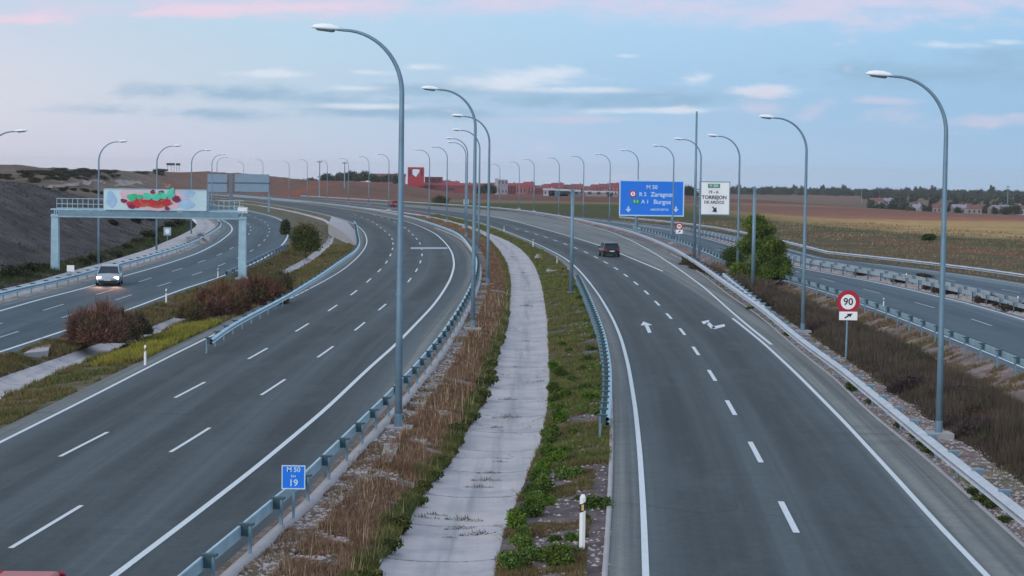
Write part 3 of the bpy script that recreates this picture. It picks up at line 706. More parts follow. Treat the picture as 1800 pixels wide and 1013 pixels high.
guardrail('guardrail dividing the lower roads from the open fields', OB, 120, 400, -1, post_sp=4.0, mat='rail_white', pmat='rail_dark', wide=1.6)
a_, b_ = P(1273, 480, .75), P(1349, 541, .75)
SR = np.interp(GY, [b_.y, a_.y], [b_.x, a_.x]); guardrail('short second length of guardrail behind the whitish one near the bushy tree', SR, b_.y, a_.y, -1, mat='rail_white')
# outer left guardrail of the far-left road's inner edge
a_, b_ = P(400, 478, .7), P(505, 428, .7)
SR = np.interp(GY, [a_.y, b_.y], [a_.x, b_.x]); guardrail('dark blue guardrail on the inner edge of the far-left road behind the gantry column', SR, a_.y, b_.y, -1, mat='sign_back', pmat='rail_dark')

# ------------------------------------------------------------------ street lamps
def make_lamp():
    """14 m lamp, arm toward -X"""
    t = thing('street_lamp', '', 'street lamp')
    mb = MB(); pts = [(0, 0, 0), (0, 0, 4), (0, 0, 8), (0, 0, 11.7)]; rad = [0.135, 0.12, 0.105, 0.085]
    for k in range(1, 15):
        a = math.pi / 2 * k / 14; pts.append((-2.05 * (1 - math.cos(a)), 0, 11.7 + 2.15 * math.sin(a))); rad.append(0.085 - 0.035 * k / 14)
    pts.append((-2.3, 0, 13.87)); rad.append(0.045)
    mb.tube(pts, rad, 10); mb.build('pole', 'galv', t, True)
    mb = MB(); mb.box((0, 0, 0.02), (0.45, 0.45, 0.04)); mb.tube([(0, 0, 0.04), (0, 0, 0.5)], 0.15, 10); mb.build('base_plate', 'galv', t)
    mb = MB(); mb.box((0, 0, -0.10), (1.0, 1.0, 0.3)); mb.build('footing', 'concrete_plain', t)
    # luminaire : lofted pod
    st = [(-2.12, 0.06, 0.05), (-2.25, 0.13, 0.12), (-2.5, 0.19, 0.17), (-2.8, 0.19, 0.17), (-3.05, 0.14, 0.12), (-3.18, 0.04, 0.04)]
    vs = []; fs = []; n = 10
    for (x, w, h) in st:
        zc = 13.88 + (-2.2 - x) * 0.06
        for k in range(n):
            a = 2 * math.pi * k / n; zz = math.sin(a) * h; zz = zz * 0.3 if zz < 0 else zz
            vs.append((x, math.cos(a) * w, zc + zz))
    for i_ in range(len(st) - 1):
        for k in range(n): fs.append((i_ * n + k, i_ * n + (k + 1) % n, (i_ + 1) * n + (k + 1) % n, (i_ + 1) * n + k))
    fs += [tuple(range(n)), tuple((len(st) - 1) * n + k for k in range(n))[::-1]]
    mb = MB(); mb.add(vs, fs); lh = mb.build('luminaire', 'lamp_head', t, True)
    mb = MB(); mb.tube([(-2.34, 0, 13.84), (-2.42, 0, 13.83), (-2.95, 0, 13.875), (-3.02, 0, 13.9)], [0.03, 0.065, 0.05, 0.02], 8); mb.build('lens', 'lamp_under', lh, True)
    reg(t); return t
LAMP = make_lamp(); used = False
def lamp(px, py, pytop, label, rz=0.0, group=None, H0=None, sx=1.0):
    global used
    b = P(px, py); top = PY(px, pytop, b.y).z; s = top / 13.98
    if H0: s = H0 / 13.98
    o = LAMP if not used else dup(LAMP)
    used = True
    o.location = b; o.rotation_euler = (0, 0, rz); o.scale = (s * sx, s * sx, s); o['label'] = label
    if group: o['group'] = group
    return o
gm = 'street lamps between the left road and the central channel'; gr = 'street lamps along the right road'; gl = 'street lamps beyond the far-left road'
lamp(700, 752, 48, 'tallest grey street lamp, standing on the median between the left road and the channel', 0.0, gm)
lamp(831, 578, 155, 'street lamp standing on a round concrete footing by the guardrail, second along the median', 0.03, gm)
lamp(857, 500, 203, 'street lamp in the brown grass right of the guardrail, third along the median', 0.05, gm)
lamp(841, 445, 228, 'fourth street lamp along the median, just behind the bend in the guardrail', 0.1, gm)
for (x, y, t_) in [(820, 415, 243), (817.5, 399, 250), (785, 388, 258), (754, 382, 263)]:
    lamp(x, y, t_, 'median street lamp at the far bend, between the left and right roads', 0.15, gm)
fl = 'small distant street lamp standing on the skyline beyond the far bend'
for (x, y, t_) in [(683, 368, 271), (648, 360, 275), (612, 356, 278), (575, 352, 281), (540, 349, 280), (508, 347, 283), (878, 366, 288), (462, 345, 280), (428, 345, 284)]:
    lamp(x, y, t_, fl, 0.2, 'far street lamps on the skyline')
for i_, (x, y, t_, lb) in enumerate([(1650, 762, 130, 'nearest and tallest street lamp beside the right road, at the right of the scene'), (1411, 582, 205, 'street lamp right of the round speed sign\'s road edge, second along the right road'),
        (1296, 492, 238, 'street lamp in front of the bushy green tree, third along the right road'), (1229, 458, 244, 'street lamp close behind the tall straight mast beside the white direction sign'),
        (1182, 427, 256, 'street lamp rising behind the right end of the blue direction sign'), (1120, 408, 264, 'street lamp rising behind the left end of the blue direction sign'),
        (1071, 396, 271, 'street lamp just left of the blue direction sign'), (1025, 386, 274, 'street lamp second to the left of the blue direction sign')]):
    lamp(x, y, t_, lb, 0.02 + 0.02 * i_, gr)
for (x, y, t_) in [(982, 379, 277), (938, 371, 280), (912, 367, 284)]:
    lamp(x, y, t_, 'distant street lamp at the far outer edge of the right road', 0.15, gr)
for (x, t_, lb) in [(-22, 228, 'lamp whose curved arm enters at the left edge above the hillside'), (173, 247, 'lamp standing right behind the silver car beyond the far-left road'), (275, 255, 'lamp standing behind the graffiti panel, base on the pale channel'),
        (336, 263, 'lamp right of the one behind the graffiti panel, in front of the red hill'), (372, 271, 'left one of two close lamps before the first sign back'), (381, 276, 'right one of two close lamps before the first sign back')]:
    yh = 287.4 + 0.01396 * x; yb = (1.235 * yh - t_) / 0.235
    lamp(x, yb, t_, 'street ' + lb, math.pi, gl)
# straight mast with a camera head
b = P(1220, 456); t = thing('tall_mast', 'tall straight mast with a small head, left of the white direction sign', 'mast', b)
hh = PY(1224, 196, b.y).z; MB().tube([(0, 0, 0), (0, 0, hh)], [0.17, 0.10], 10).build('pole', 'galv', t, True)
MB().box((-0.35, 0, hh - 0.1), (0.55, 0.25, 0.18)).tube([(0, 0, hh - 0.15), (-0.3, 0, hh - 0.1)], 0.05, 6).build('head', 'lamp_head', t)
MASTTOP = b
for (x, y, ty, lb) in [(1323, 513, 333, 'plain grey gantry post with no sign, standing in front of the green tree'), (1004, 514, 335, 'plain grey gantry post standing left of the guardrail on the median')]:
    b = P(x, y); t = thing('gantry_post', lb, 'post', b, 0, 'bare gantry posts'); hh = PY(x, ty, b.y).z
    MB().tube([(0, 0, 0), (0, 0, hh)], [0.15, 0.12], 12).build('pole', 'galv', t, True)
    MB().tube([(0, 0, hh), (0, 0, hh + 0.08)], [0.17, 0.1], 12).box((0, 0, 0.02), (0.6, 0.6, 0.05)).build('cap', 'galv', t)

# ------------------------------------------------------------------ delineator posts and small signs
def make_delin():
    t = thing('marker_post', '', 'marker post')
    mb = MB(); mb.prism([(-0.06, -0.02), (0, -0.045), (0.06, -0.02), (0.06, 0.04), (-0.06, 0.04)], 0, 1.05); mb.box((0, 0.01, 1.08), (0.11, 0.05, 0.06), taper=0.6); mb.build('post', 'post_white', t)
    mb = MB(); vs = [(-0.063, -0.023, 0.74), (0, -0.048, 0.76), (0.063, -0.023, 0.80), (0.063, 0.043, 0.80), (-0.063, 0.043, 0.74)]
    vs += [(a, b2, c_ + 0.17) for a, b2, c_ in vs]; mb.add(vs, [(4, 3, 2, 1, 0), (5, 6, 7, 8, 9), (0, 1, 6, 5), (1, 2, 7, 6), (2, 3, 8, 7), (3, 4, 9, 8), (4, 0, 5, 9)])
    band = mb.build('band', 'black_plastic', t)
    MB().box((0, -0.052, 0.85), (0.05, 0.01, 0.12)).build('reflector', 'amber', band); reg(t); return t
DE = make_delin(); first = True
for (x, y, ty, lb) in [(1023, 966, 870, 'nearest white marker post with black band among the green shrubs'), (255, 642, 607, 'white marker post at the left road\'s edge beside the yellow grass'),
        (292, 533, 508, 'white marker post right of the big brown bush at the far-left road edge'), (383, 488, 472, 'white marker post left of the gantry\'s right column'),
        (886, 407, 398, 'farthest white marker post along the right road\'s inner edge'), (937, 434, 421, 'second-farthest white marker post along the right road\'s inner edge'), (979, 463, 451, 'white marker post beside pale gravel left of the bare gantry post'),
        (1553, 542, 524, 'white marker post behind the lower road\'s guardrail, right of the speed sign'), (1593, 500, 481, 'white marker post in the lower gravel median, left of the nearest lamp'), (1789, 542, 521, 'white marker post at the lower median near the right edge')]:
    b = P(x, y); h_ = PY(x, ty, b.y).z; o = DE if first else dup(DE); first = False
    o.location = b; s = h_ / 1.1; o.scale = (min(s, 1.15),) * 2 + (s,); o['label'] = lb; o['group'] = 'white marker posts'

def panel(t, w, h, z, y=0.0, frame='sign_light', face='sign_blue', th_=0.06, fr=0.12):
    MB().box((0, y, z), (w, th_, h)).build('panel', face, t, bevel=0.0)
    mb = MB()
    mb.box((0, y - 0.012, z + h / 2 - fr / 2), (w, th_, fr)).box((0, y - 0.012, z - h / 2 + fr / 2), (w, th_, fr))
    mb.box((-w / 2 + fr / 2, y - 0.012, z), (fr, th_, h - 2 * fr)).box((w / 2 - fr / 2, y - 0.012, z), (fr, th_, h - 2 * fr)); mb.build('border', frame, t)
# kilometre sign
b = P(509, 918); sg = thing('kilometre_sign', 'small square blue kilometre sign behind the guardrail reading M 50 km 19', 'road sign', b)
s = b.y / F; ztop = PY(516, 818, b.y).z; zbot = PY(516, 860, b.y).z; zc = (ztop + zbot) / 2; w = 42 * s; off = 0.0
cx = PY(516, 839, b.y).x - b.x
MB().box((cx, 0.05, ztop / 2), (0.07, 0.05, ztop)).build('post', 'galv', sg)
holder = bpy.data.objects.new('sign_face', None); holder = sg
class Sub: pass
def sub(px): return px * s
mb = MB().box((cx, 0, zc), (w, 0.03, ztop - zbot)); mb.build('panel', 'sign_blue', sg)
mb = MB(); fr = 0.028
for (a, c_, ww, hh) in [(cx, ztop - fr / 2, w, fr), (cx, zbot + fr / 2, w, fr), (cx - w / 2 + fr / 2, zc, fr, ztop - zbot - 2 * fr), (cx + w / 2 - fr / 2, zc, fr, ztop - zbot - 2 * fr)]: mb.box((a, -0.012, c_), (ww, 0.03, hh))
mb.build('border', 'sign_light', sg)
lettering('M 50', 0.17, 'sign_light', sg, cx, zc + 0.19, -0.02, 0.004); lettering('km', 0.10, 'sign_light', sg, cx, zc + 0.03, -0.02, 0.002); lettering('19', 0.24, 'sign_light', sg, cx, zc - 0.15, -0.02, 0.006)

def speed_sign(px, pybase, cxp, cyp, rp, plate, label, num, big=True):
    b = P(px, pybase); s = b.y / F; t = thing('speed_limit_sign', label, 'road sign', b, 0, 'round speed limit signs with plates')
    c_ = PY(cxp, cyp, b.y); x0 = c_.x - b.x; zc = c_.z; r = rp * s
    MB().tube([(x0 * 0.0, 0.06, 0), (x0, 0.06, zc + r * 0.5)], 0.045 if big else 0.06, 8).build('post', 'galv', t)
    def disc(rr, y, nm, mat, n=40):
        return MB().prism([(x0 + math.cos(2 * math.pi * k / n) * rr, zc + math.sin(2 * math.pi * k / n) * rr) for k in range(n)], y, y + 0.02, 'xz').build(nm, mat, t)
    disc(r, 0.0, 'rim', 'sign_red'); disc(r * 0.64, -0.008, 'face', 'sign_white')
    lettering(num, r * 0.85, 'sign_black', t, x0, zc, -0.016, 0.008)
    pc = PY((plate[0] + plate[2]) / 2, (plate[1] + plate[3]) / 2, b.y); pw = (plate[2] - plate[0]) * s; ph = (plate[3] - plate[1]) * s
    pl_ = MB().box((pc.x - b.x, 0.0, pc.z), (pw, 0.03, ph)).build('plate', 'sign_white', t)
    X0, Z0 = pc.x - b.x, pc.z
    MB().prism([(X0 + a * pw, Z0 + c2 * ph) for a, c2 in [(-0.22, -0.22), (-0.18, -0.34), (0.06, -0.02), (0.10, -0.16), (0.24, 0.30), (-0.10, 0.22), (-0.02, 0.10)]], -0.022, -0.014, 'xz').build('arrow', 'sign_black', pl_)
    return t
speed_sign(1487, 634, 1491, 531, 20.5, (1475, 548, 1507, 563), 'round red-rimmed 90 speed sign over a white arrow plate, standing in the brown scrub', '90')
speed_sign(1194, 424, 1194, 398, 6.5, (1188, 404, 1200, 411), 'tiny distant round speed sign below the right corner of the blue sign', '90', False)

# big blue direction sign
b = P(1117, 411.5); b2 = PY(1180, 414, b.y); s = b.y / F
t = thing('direction_sign', 'large blue overhead-size direction sign with white lettering for Zaragoza and Burgos', 'road sign', b)
c0, c1 = PY(1089, 317, b.y), PY(1202, 380.5, b.y); xm = (c0.x + c1.x) / 2 - b.x; zm = (c0.z + c1.z) / 2; w = c1.x - c0.x; h = 63 * s
def on(o): o.location.x += xm; return o
for (xx_, lab) in ((0, 0), (b2.x - b.x, 1)): MB().box((xx_, 0.15, (zm) / 2), (0.22, 0.22, zm)).build('post', 'galv', t)
MB().box((xm, 0, zm), (w, 0.08, h)).build('panel', 'sign_blue', t)
fr = 0.17; mb = MB()
mb.box((xm, -0.03, zm + h / 2 - fr / 2), (w, 0.06, fr)).box((xm, -0.03, zm - h / 2 + fr / 2), (w, 0.06, fr)).box((xm - w / 2 + fr / 2, -0.03, zm), (fr, 0.06, h - 2 * fr)).box((xm + w / 2 - fr / 2, -0.03, zm), (fr, 0.06, h - 2 * fr))
mb.build('border', 'sign_light', t)
def sx(px, py): q = PY(px, py, b.y); return q.x - b.x, q.z
for (tx, sz, px, py, bo) in [('M 50', 0.80, 1146, 329.5, 0.02), ('R 2', 0.78, 1130, 342, 0.02), ('Zaragoza', 0.9, 1164, 342.5, 0.025), ('A 1', 0.78, 1134, 355, 0.02), ('Burgos', 0.9, 1164, 355.5, 0.025), ('AEROPUERTO', 0.42, 1159, 369, 0.012)]:
    x_, z_ = sx(px, py); lettering(tx, sz, 'sign_light', t, x_, z_, -0.055, bo)
def disc(px, py, rp, mat, nm, y=-0.06, n=24, sxx=1.0):
    x_, z_ = sx(px, py); r = rp * s
    return MB().prism([(x_ + math.cos(2 * math.pi * k / n) * r * sxx, z_ + math.sin(2 * math.pi * k / n) * r) for k in range(n)], y, y + 0.012, 'xz').build(nm, mat, t)
disc(1112.5, 341, 6.2, 'sign_red', 'route_emblem'); disc(1112.5, 341, 4.0, 'sign_white', 'route_emblem', -0.075)
x_, z_ = sx(1112.5, 341); lettering('0', 0.5, 'sign_black', t, x_, z_, -0.08, 0.01)
x_, z_ = sx(1118, 354.5); MB().box((x_, -0.055, z_), (14 * s, 0.02, 8.5 * s)).build('route_plate', 'sign_green', t); lettering('E 5', 0.55, 'sign_light', t, x_, z_, -0.07, 0.01)
for px in (1104.5, 1188):
    x_, z_ = sx(px, 368); q = s
    MB().prism([(x_ + a * q, z_ + c2 * q) for a, c2 in [(-1.3, 5), (1.3, 5), (1.3, 0.5), (5, 0.5), (0, -5.5), (-5, 0.5), (-1.3, 0.5)]], -0.06, -0.048, 'xz').build('arrow', 'sign_light', t)
# white direction sign on the tall mast
b = MASTTOP + Vector((0, -0.35, 0)); s = b.y / F
t = thing('exit_sign', 'white direction sign reading TORREJON DE ARDOZ with a green plate and black arrow', 'road sign', b)
c0, c1 = PY(1229.5, 319, b.y), PY(1282.5, 378.5, b.y); xm = (c0.x + c1.x) / 2 - b.x; zm = (c0.z + c1.z) / 2; w = c1.x - c0.x; h = 59 * s
MB().box((xm, 0, zm), (w, 0.06, h)).build('panel', 'sign_white', t)
mb = MB(); fr = 0.09
mb.box((xm, -0.01, zm + h / 2 - fr / 2), (w + .04, 0.07, fr)).box((xm, -0.01, zm - h / 2 + fr / 2), (w + .04, 0.07, fr)).box((xm - w / 2 + fr / 2, -0.01, zm), (fr, 0.07, h - 2 * fr)).box((xm + w / 2 - fr / 2, -0.01, zm), (fr, 0.07, h - 2 * fr)); mb.build('border', 'sign_back', t)
for dz in (-0.9, 0.9): MB().tube([(0.1, 0.2, zm + dz), (xm + w * 0.35, 0.10, zm + dz)], 0.06, 8).build('bracket', 'galv', t)
x_, z_ = sx(1255, 327); MB().box((x_, -0.04, z_), (21 * s, 0.02, 7 * s)).build('route_plate', 'sign_green', t); lettering('M 203', 0.36, 'sign_white', t, x_, z_, -0.055, 0.008)
for (tx, sz, px, py, bo) in [('19 - A', 0.42, 1254, 338, 0.008), ('TORREJON', 0.52, 1255.5, 347.5, 0.014), ('DE ARDOZ', 0.42, 1255.5, 356, 0.010)]:
    x_, z_ = sx(px, py); lettering(tx, sz, 'sign_black', t, x_, z_, -0.04, bo)
x_, z_ = sx(1256, 368); MB().prism([(x_ + a * s, z_ + c2 * s) for a, c2 in [(-4.5, 3.5), (-3, 5), (0.5, 1.6), (3, 4), (4, -5.5), (-4.5, -4), (-1.2, -0.6)]], -0.045, -0.035, 'xz').build('arrow', 'sign_black', t)
# small signs on the left
b = P(124, 490); t = thing('small_sign', 'small white square plate on a post beside the gantry\'s left column', 'road sign', b); s = b.y / F
q = PY(124, 472, b.y); MB().box((0, 0, q.z), (13 * s, 0.03, 11 * s)).build('panel', 'sign_white', t); MB().box((0, 0.04, q.z / 2), (0.06, 0.05, q.z)).build('post', 'galv', t)
b = P(294, 428); t = thing('small_sign', 'pale green rectangular sign with a white symbol below the dark slope', 'road sign', b); s = b.y / F
q = PY(294, 407, b.y); MB().box((0, 0, q.z), (13 * s, 0.03, 14 * s)).build('panel', 'galv_rail', t); MB().box((0, 0.04, q.z / 2), (0.07, 0.05, q.z)).build('post', 'galv', t)
MB().prism([(math.cos(k / 12 * 6.283) * 4 * s, q.z + math.sin(k / 12 * 6.283) * 4.5 * s) for k in range(12)], -0.03, -0.02, 'xz').build('symbol', 'sign_white', t)
b = P(819, 371); t = thing('small_sign', 'tiny pale sign board at the inner edge of the far right road', 'road sign', b); s = b.y / F
q = PY(819, 355, b.y); MB().box((0, 0, q.z), (9 * s, 0.04, 9 * s)).build('panel', 'galv_rail', t); MB().box((0, 0.05, q.z / 2), (0.1, 0.08, q.z)).build('post', 'galv', t)

# ------------------------------------------------------------------ gantry with graffiti
b = P(97, 486); Yg_ = b.y; s = Yg_ / F; br = PY(426, 487, Yg_); t = thing('sign_gantry', 'steel portal gantry over the far-left road with two box columns and a railed walkway', 'gantry', (b.x, Yg_, 0))
wd = br.x - b.x; zb0 = PY(250, 383, Yg_).z; zb1 = PY(250, 370, Yg_).z; zr = PY(100, 349, Yg_).z
for x_ in (0, wd):
    MB().box((x_, 0, zb0 / 2 + 0.1), (0.62, 0.62, zb0 + 0.2), taper=0.9).box((x_, 0, 0.05), (1.0, 1.0, 0.14)).build('column', 'sign_white' if False else 'galv_rail', t)
mb = MB(); mb.box((wd / 2, -0.35, zb0 + 0.06), (wd + .6, 0.12, 0.12)).box((wd / 2, 0.35, zb0 + 0.06), (wd + .6, 0.12, 0.12)).box((wd / 2, -0.35, zb1), (wd + .6, 0.12, 0.12)).box((wd / 2, 0.35, zb1), (wd + .6, 0.12, 0.12))
n = 16
for k in range(n + 1):
    x_ = wd * k / n
    for y_ in (-0.35, 0.35):
        mb.box((x_, y_, (zb0 + zb1) / 2), (0.07, 0.07, zb1 - zb0))
        if k < n:
            x2 = wd * (k + 1) / n; a, c_ = (zb0, zb1) if k % 2 else (zb1, zb0); mb.tube([(x_, y_, a), (x2, y_, c_)], 0.035, 5)
mb.box((wd / 2, 0, zb0 - 0.02), (wd, 0.7, 0.05)); mb.build('beam', 'galv_rail', t)
MB().box((wd / 2, -0.42, (zb0 + zb1) / 2), (wd * 0.96, 0.03, (zb1 - zb0) * 0.7)).build('beam_plate', 'galv', t)
MB().box((wd, 0, zb1 + 0.12), (0.72, 0.75, 0.45)).build('column_cap', 'post_white', t)
mb = MB(); x_ = 0.0
while x_ <= wd:
    mb.box((x_, 0.55, (zb1 + zr) / 2), (0.04, 0.04, zr - zb1)); x_ += 0.42
for zz in (zb1 + 0.1, (zb1 + zr) / 2, zr): mb.box((wd / 2, 0.55, zz), (wd, 0.05, 0.05))
mb.build('railing', 'galv_rail', t)
c0, c1 = PY(185, 331, Yg_), PY(365, 371, Yg_); xm = (c0.x + c1.x) / 2; zm = (c0.z + c1.z) / 2; pw = c1.x - c0.x; ph = c0.z - c1.z
t = thing('graffiti_panel', 'long pale blue sign back on the gantry sprayed with green and red graffiti', 'sign panel', (xm, Yg_ - 0.62, zm))
simple('panel_pale', (0.52, 0.72, 0.78), 0.5, 0, 0.25, 0.8); simple('gf_green', (0.03, 0.50, 0.24), 0.5, 0, 0.3, 2); simple('gf_teal', (0.08, 0.60, 0.42), 0.5, 0, 0.3, 2)
simple('gf_red', (0.55, 0.02, 0.04), 0.5, 0, 0.4, 2); simple('gf_maroon', (0.20, 0.012, 0.07), 0.5); simple('gf_orange', (0.50, 0.13, 0.06), 0.5, 0, 0.4, 2); simple('gf_pink', (0.70, 0.50, 0.58), 0.5, 0, 0.2, 2); simple('gf_blue', (0.35, 0.55, 0.80), 0.5, 0, 0.3, 2)
MB().box((0, 0, 0), (pw, 0.06, ph)).build('panel', 'panel_pale', t)
mb = MB()
for k in range(7): mb.box((-pw / 2 + pw * (k + 0.5) / 7, 0.08, 0), (0.06, 0.1, ph))
mb.box((0, -0.02, ph / 2 - 0.04), (pw, 0.08, 0.08)); mb.build('frame', 'galv_rail', t)
def blotch(nm, mat, items, y):
    for (px, py, rx, ry) in items:
        y -= 0.0045; mb = MB()
        q = PY(px, py, Yg_); n = 14; ph_ = random.random() * 6
        mb.prism([(q.x - xm + math.cos(6.2832 * k / n) * rx * s * (1 + 0.22 * math.sin(3 * 6.2832 * k / n + ph_)), q.z - zm + math.sin(6.2832 * k / n) * ry * s * (1 + 0.2 * math.cos(2 * 6.2832 * k / n + ph_))) for k in range(n)], y, y + 0.002, 'xz').build(nm, mat, t)
blotch('paint', 'gf_pink', [(272, 353, 56, 16), (236, 346, 24, 13), (310, 349, 30, 14)], -0.036)
blotch('paint', 'gf_blue', [(332, 340, 12, 7), (330, 358, 14, 8), (198, 350, 9, 13)], -0.052)
blotch('paint', 'gf_orange', [(250, 357, 14, 8), (278, 355, 26, 9)], -0.070)
blotch('paint', 'gf_red', [(232, 360, 6.5, 7), (244, 358, 6, 7), (256, 354, 6, 4), (269, 357, 6.5, 7), (281, 356, 6, 5), (295, 356, 8, 6)], -0.082)
blotch('paint', 'gf_maroon', [(220, 353, 5.5, 4), (234, 363, 6, 4), (271, 337, 4, 3.5), (286, 338, 4.5, 3.5), (313, 350, 7, 5), (296, 366, 4, 3)], -0.112)
blotch('paint', 'gf_green', [(235.5, 347, 8.5, 7.5), (248, 346, 5, 5), (284, 344, 5, 7)], -0.144)
blotch('paint', 'gf_teal', [(262, 345, 9, 6), (277, 347, 8, 6.5), (291, 345, 6, 6), (302, 342, 7, 6), (305, 335, 4, 5)], -0.160)
# sign backs on a second gantry
Yb = 430.0
q0 = PY(408, 372, Yb); t = thing('sign_gantry', 'distant gantry column carrying two blue-grey sign backs', 'gantry', (q0.x, Yb, 0))
zt = PY(408, 305, Yb).z; MB().box((-0.3, 0.3, zt / 2), (0.7, 0.6, zt)).build('column', 'lamp_under', t)
xr = PY(474, 345, Yb).x - q0.x; xl = PY(364, 340, Yb).x - q0.x
zm_ = PY(420, 322, Yb).z
MB().box(((xl + xr) / 2, 0.35, zm_), (xr - xl, 0.4, 0.35)).build('beam', 'lamp_under', t)
MB().box((xr - 0.2, 0.5, zm_ / 2), (0.35, 0.35, zm_)).build('column', 'galv', t); MB().box((xl + 0.2, 0.5, zm_ / 2), (0.35, 0.35, zm_)).build('column', 'galv', t)
for (a, c_, lb) in [(365, 399, 'smaller left blue-grey sign back on the distant gantry'), (413, 473, 'wider right blue-grey sign back on the distant gantry')]:
    c0, c1 = PY(a, 306, Yb), PY(c_, 338, Yb); t = thing('sign_board', lb, 'sign panel', ((c0.x + c1.x) / 2, Yb - 0.1, (c0.z + c1.z) / 2)); w = c1.x - c0.x; h = c0.z - c1.z
    MB().box((0, 0, h * 0.27), (w, 0.1, h * 0.46)).box((0, 0, -h * 0.27), (w, 0.1, h * 0.44)).build('panel', 'sign_back', t)
    mb = MB().box((0, 0.02, 0), (w, 0.12, 0.28))
    for k in range(3): mb.box((-w / 2 + w * (k + 0.5) / 3, 0.06, 0), (0.1, 0.14, h))
    mb.build('frame', 'rail_dark', t)

# ------------------------------------------------------------------ cars
def car(name, label, paint, loc, rz, lights=None, L=4.3, Wd=1.78, Hh=1.46):
    t = thing(name, label, 'car', loc, rz)
    st = [(-L / 2, 0.80, 0.38, 0.80), (-L / 2 + 0.12, 0.93, 0.24, 0.93), (-1.45, 0.98, 0.2, 0.95), (-0.6, 1.0, 0.2, 0.93), (0.6, 1.0, 0.2, 0.92), (1.05, 0.99, 0.2, 0.90), (1.7, 0.96, 0.2, 0.80), (L / 2 - 0.15, 0.88, 0.24, 0.68), (L / 2, 0.72, 0.36, 0.58)]
    vs = []; fs = []
    for (y, wf, zb, zs) in st:
        w = Wd / 2 * wf; ring = [(-w * .92, zb), (-w, zb + .16), (-w, (zb + zs) / 2 + .05), (-w * .96, zs - .04), (-w * .86, zs), (0, zs + .03), (w * .86, zs), (w * .96, zs - .04), (w, (zb + zs) / 2 + .05), (w, zb + .16), (w * .92, zb)]
        vs += [(a, y, b_) for a, b_ in ring]
    m_ = 11
    for i_ in range(len(st) - 1):
        for k in range(m_): fs.append((i_ * m_ + k, i_ * m_ + (k + 1) % m_, (i_ + 1) * m_ + (k + 1) % m_, (i_ + 1) * m_ + k))
    fs += [tuple(range(m_)), tuple((len(st) - 1) * m_ + k for k in range(m_))[::-1]]
    body = MB().add(vs, fs).build('body', paint, t, True)
    def frust(y0, y1, y2, y3, z0, z1, w0, w1):
        return [(-w0, y0, z0), (w0, y0, z0), (w0, y3, z0), (-w0, y3, z0), (-w1, y1, z1), (w1, y1, z1), (w1, y2, z1), (-w1, y2, z1)]
    BF = [(0, 3, 2, 1), (4, 5, 6, 7), (0, 1, 5, 4), (1, 2, 6, 5), (2, 3, 7, 6), (3, 0, 4, 7)]
    MB().add(frust(-L / 2 + 0.18, -1.5, 0.25, 1.15, 0.90, Hh - 0.06, Wd * .445, Wd * .36), BF).build('glass', 'glass_dark', t)
    MB().add(frust(-1.62, -1.45, 0.15, 0.35, Hh - 0.08, Hh, Wd * .375, Wd * .33), BF).build('roof', paint, t, False, 0.02)
    for sx_ in (-1, 1):
        for (y0, z0, w0, y1, z1, w1) in [(-L / 2 + 0.2, 0.9, .45, -1.52, Hh - .05, .365), (1.15, 0.9, .45, 0.27, Hh - .05, .365), (-0.45, .9, .455, -0.5, Hh - .05, .372)]:
            MB().tube([(sx_ * Wd * w0, y0, z0), (sx_ * Wd * w1, y1, z1)], 0.045, 6).build('pillar', paint, t)
    for sx_ in (-1, 1):
        for y_ in (-1.32, 1.32):
            n = 18; x0 = sx_ * (Wd / 2 - 0.1)
            mbw = MB().tube([(x0 - 0.11, y_, 0.32), (x0 + 0.11, y_, 0.32)], 0.32, n); wh = mbw.build('wheel', 'tyre', t)
            MB().tube([(x0 - sx_ * 0.02, y_, 0.32), (x0 + sx_ * 0.13, y_, 0.32)], 0.2, 12).build('rim', 'rim', wh)
        MB().box((sx_ * (Wd / 2 + 0.06), 0.75, 0.98), (0.16, 0.1, 0.12)).build('mirror', paint, t)
        MB().box((sx_ * Wd * .36, L / 2 - 0.09, 0.60), (0.34, 0.10, 0.15)).build('headlight', 'head_lit' if lights else 'rim', t)
        MB().box((sx_ * Wd * .40, -L / 2 + 0.05, 0.78), (0.22, 0.10, 0.2)).build('taillight', 'tail_red', t)
    MB().box((0, -L / 2 - 0.005, 0.62), (0.5, 0.03, 0.12)).build('plate', 'plate', t)
    MB().box((0, L / 2 + 0.0, 0.45), (0.5, 0.03, 0.11)).build('plate', 'plate', t)
    MB().box((0, -L / 2 + 0.04, 0.36), (Wd * .8, 0.14, 0.18)).build('bumper', 'black_plastic', t, False, 0.02); MB().box((0, L / 2 - 0.06, 0.34), (Wd * .75, 0.16, 0.16)).build('bumper', 'black_plastic', t, False, 0.02)
    if lights:
        for sx_ in (-1, 1):
            l = bpy.data.lights.new('headlamp_beam', 'SPOT'); l.energy = lights; l.color = (1, 0.46, 0.28); l.spot_size = R_(46); l.spot_blend = 1.0; l.shadow_soft_size = 0.08
            o = bpy.data.objects.new('headlamp_beam', l); COL.objects.link(o); o.parent = t; o.location = (sx_ * Wd * .36, L / 2 + 0.05, 0.62)
            o.rotation_euler = (R_(74), 0, 0)
    return t
b = P(1072, 452); car('parked_car' if False else 'car', 'black car driving away on the right road, seen from behind', 'car_black', (b.x, b.y + 2.1, 0.0), 0.11)
b = P(183, 503); car('car', 'silver-white car with lit headlights on the far-left road behind the brown bush', 'car_silver', (b.x, b.y + 2.1, 0), math.pi + 0.12, 300)
b = P(690, 364); car('car', 'small dark red car far off beyond the tallest lamp', 'car_red', (b.x, b.y + 2, 0), 0.35)
q = PY(60, 1003, 40.6); car('car', 'bright red car whose roof just shows at the bottom left corner', 'car_red', (q.x + 0.1, 39.7, -0.04), 0.02, None, 4.3, 1.5, 1.44)

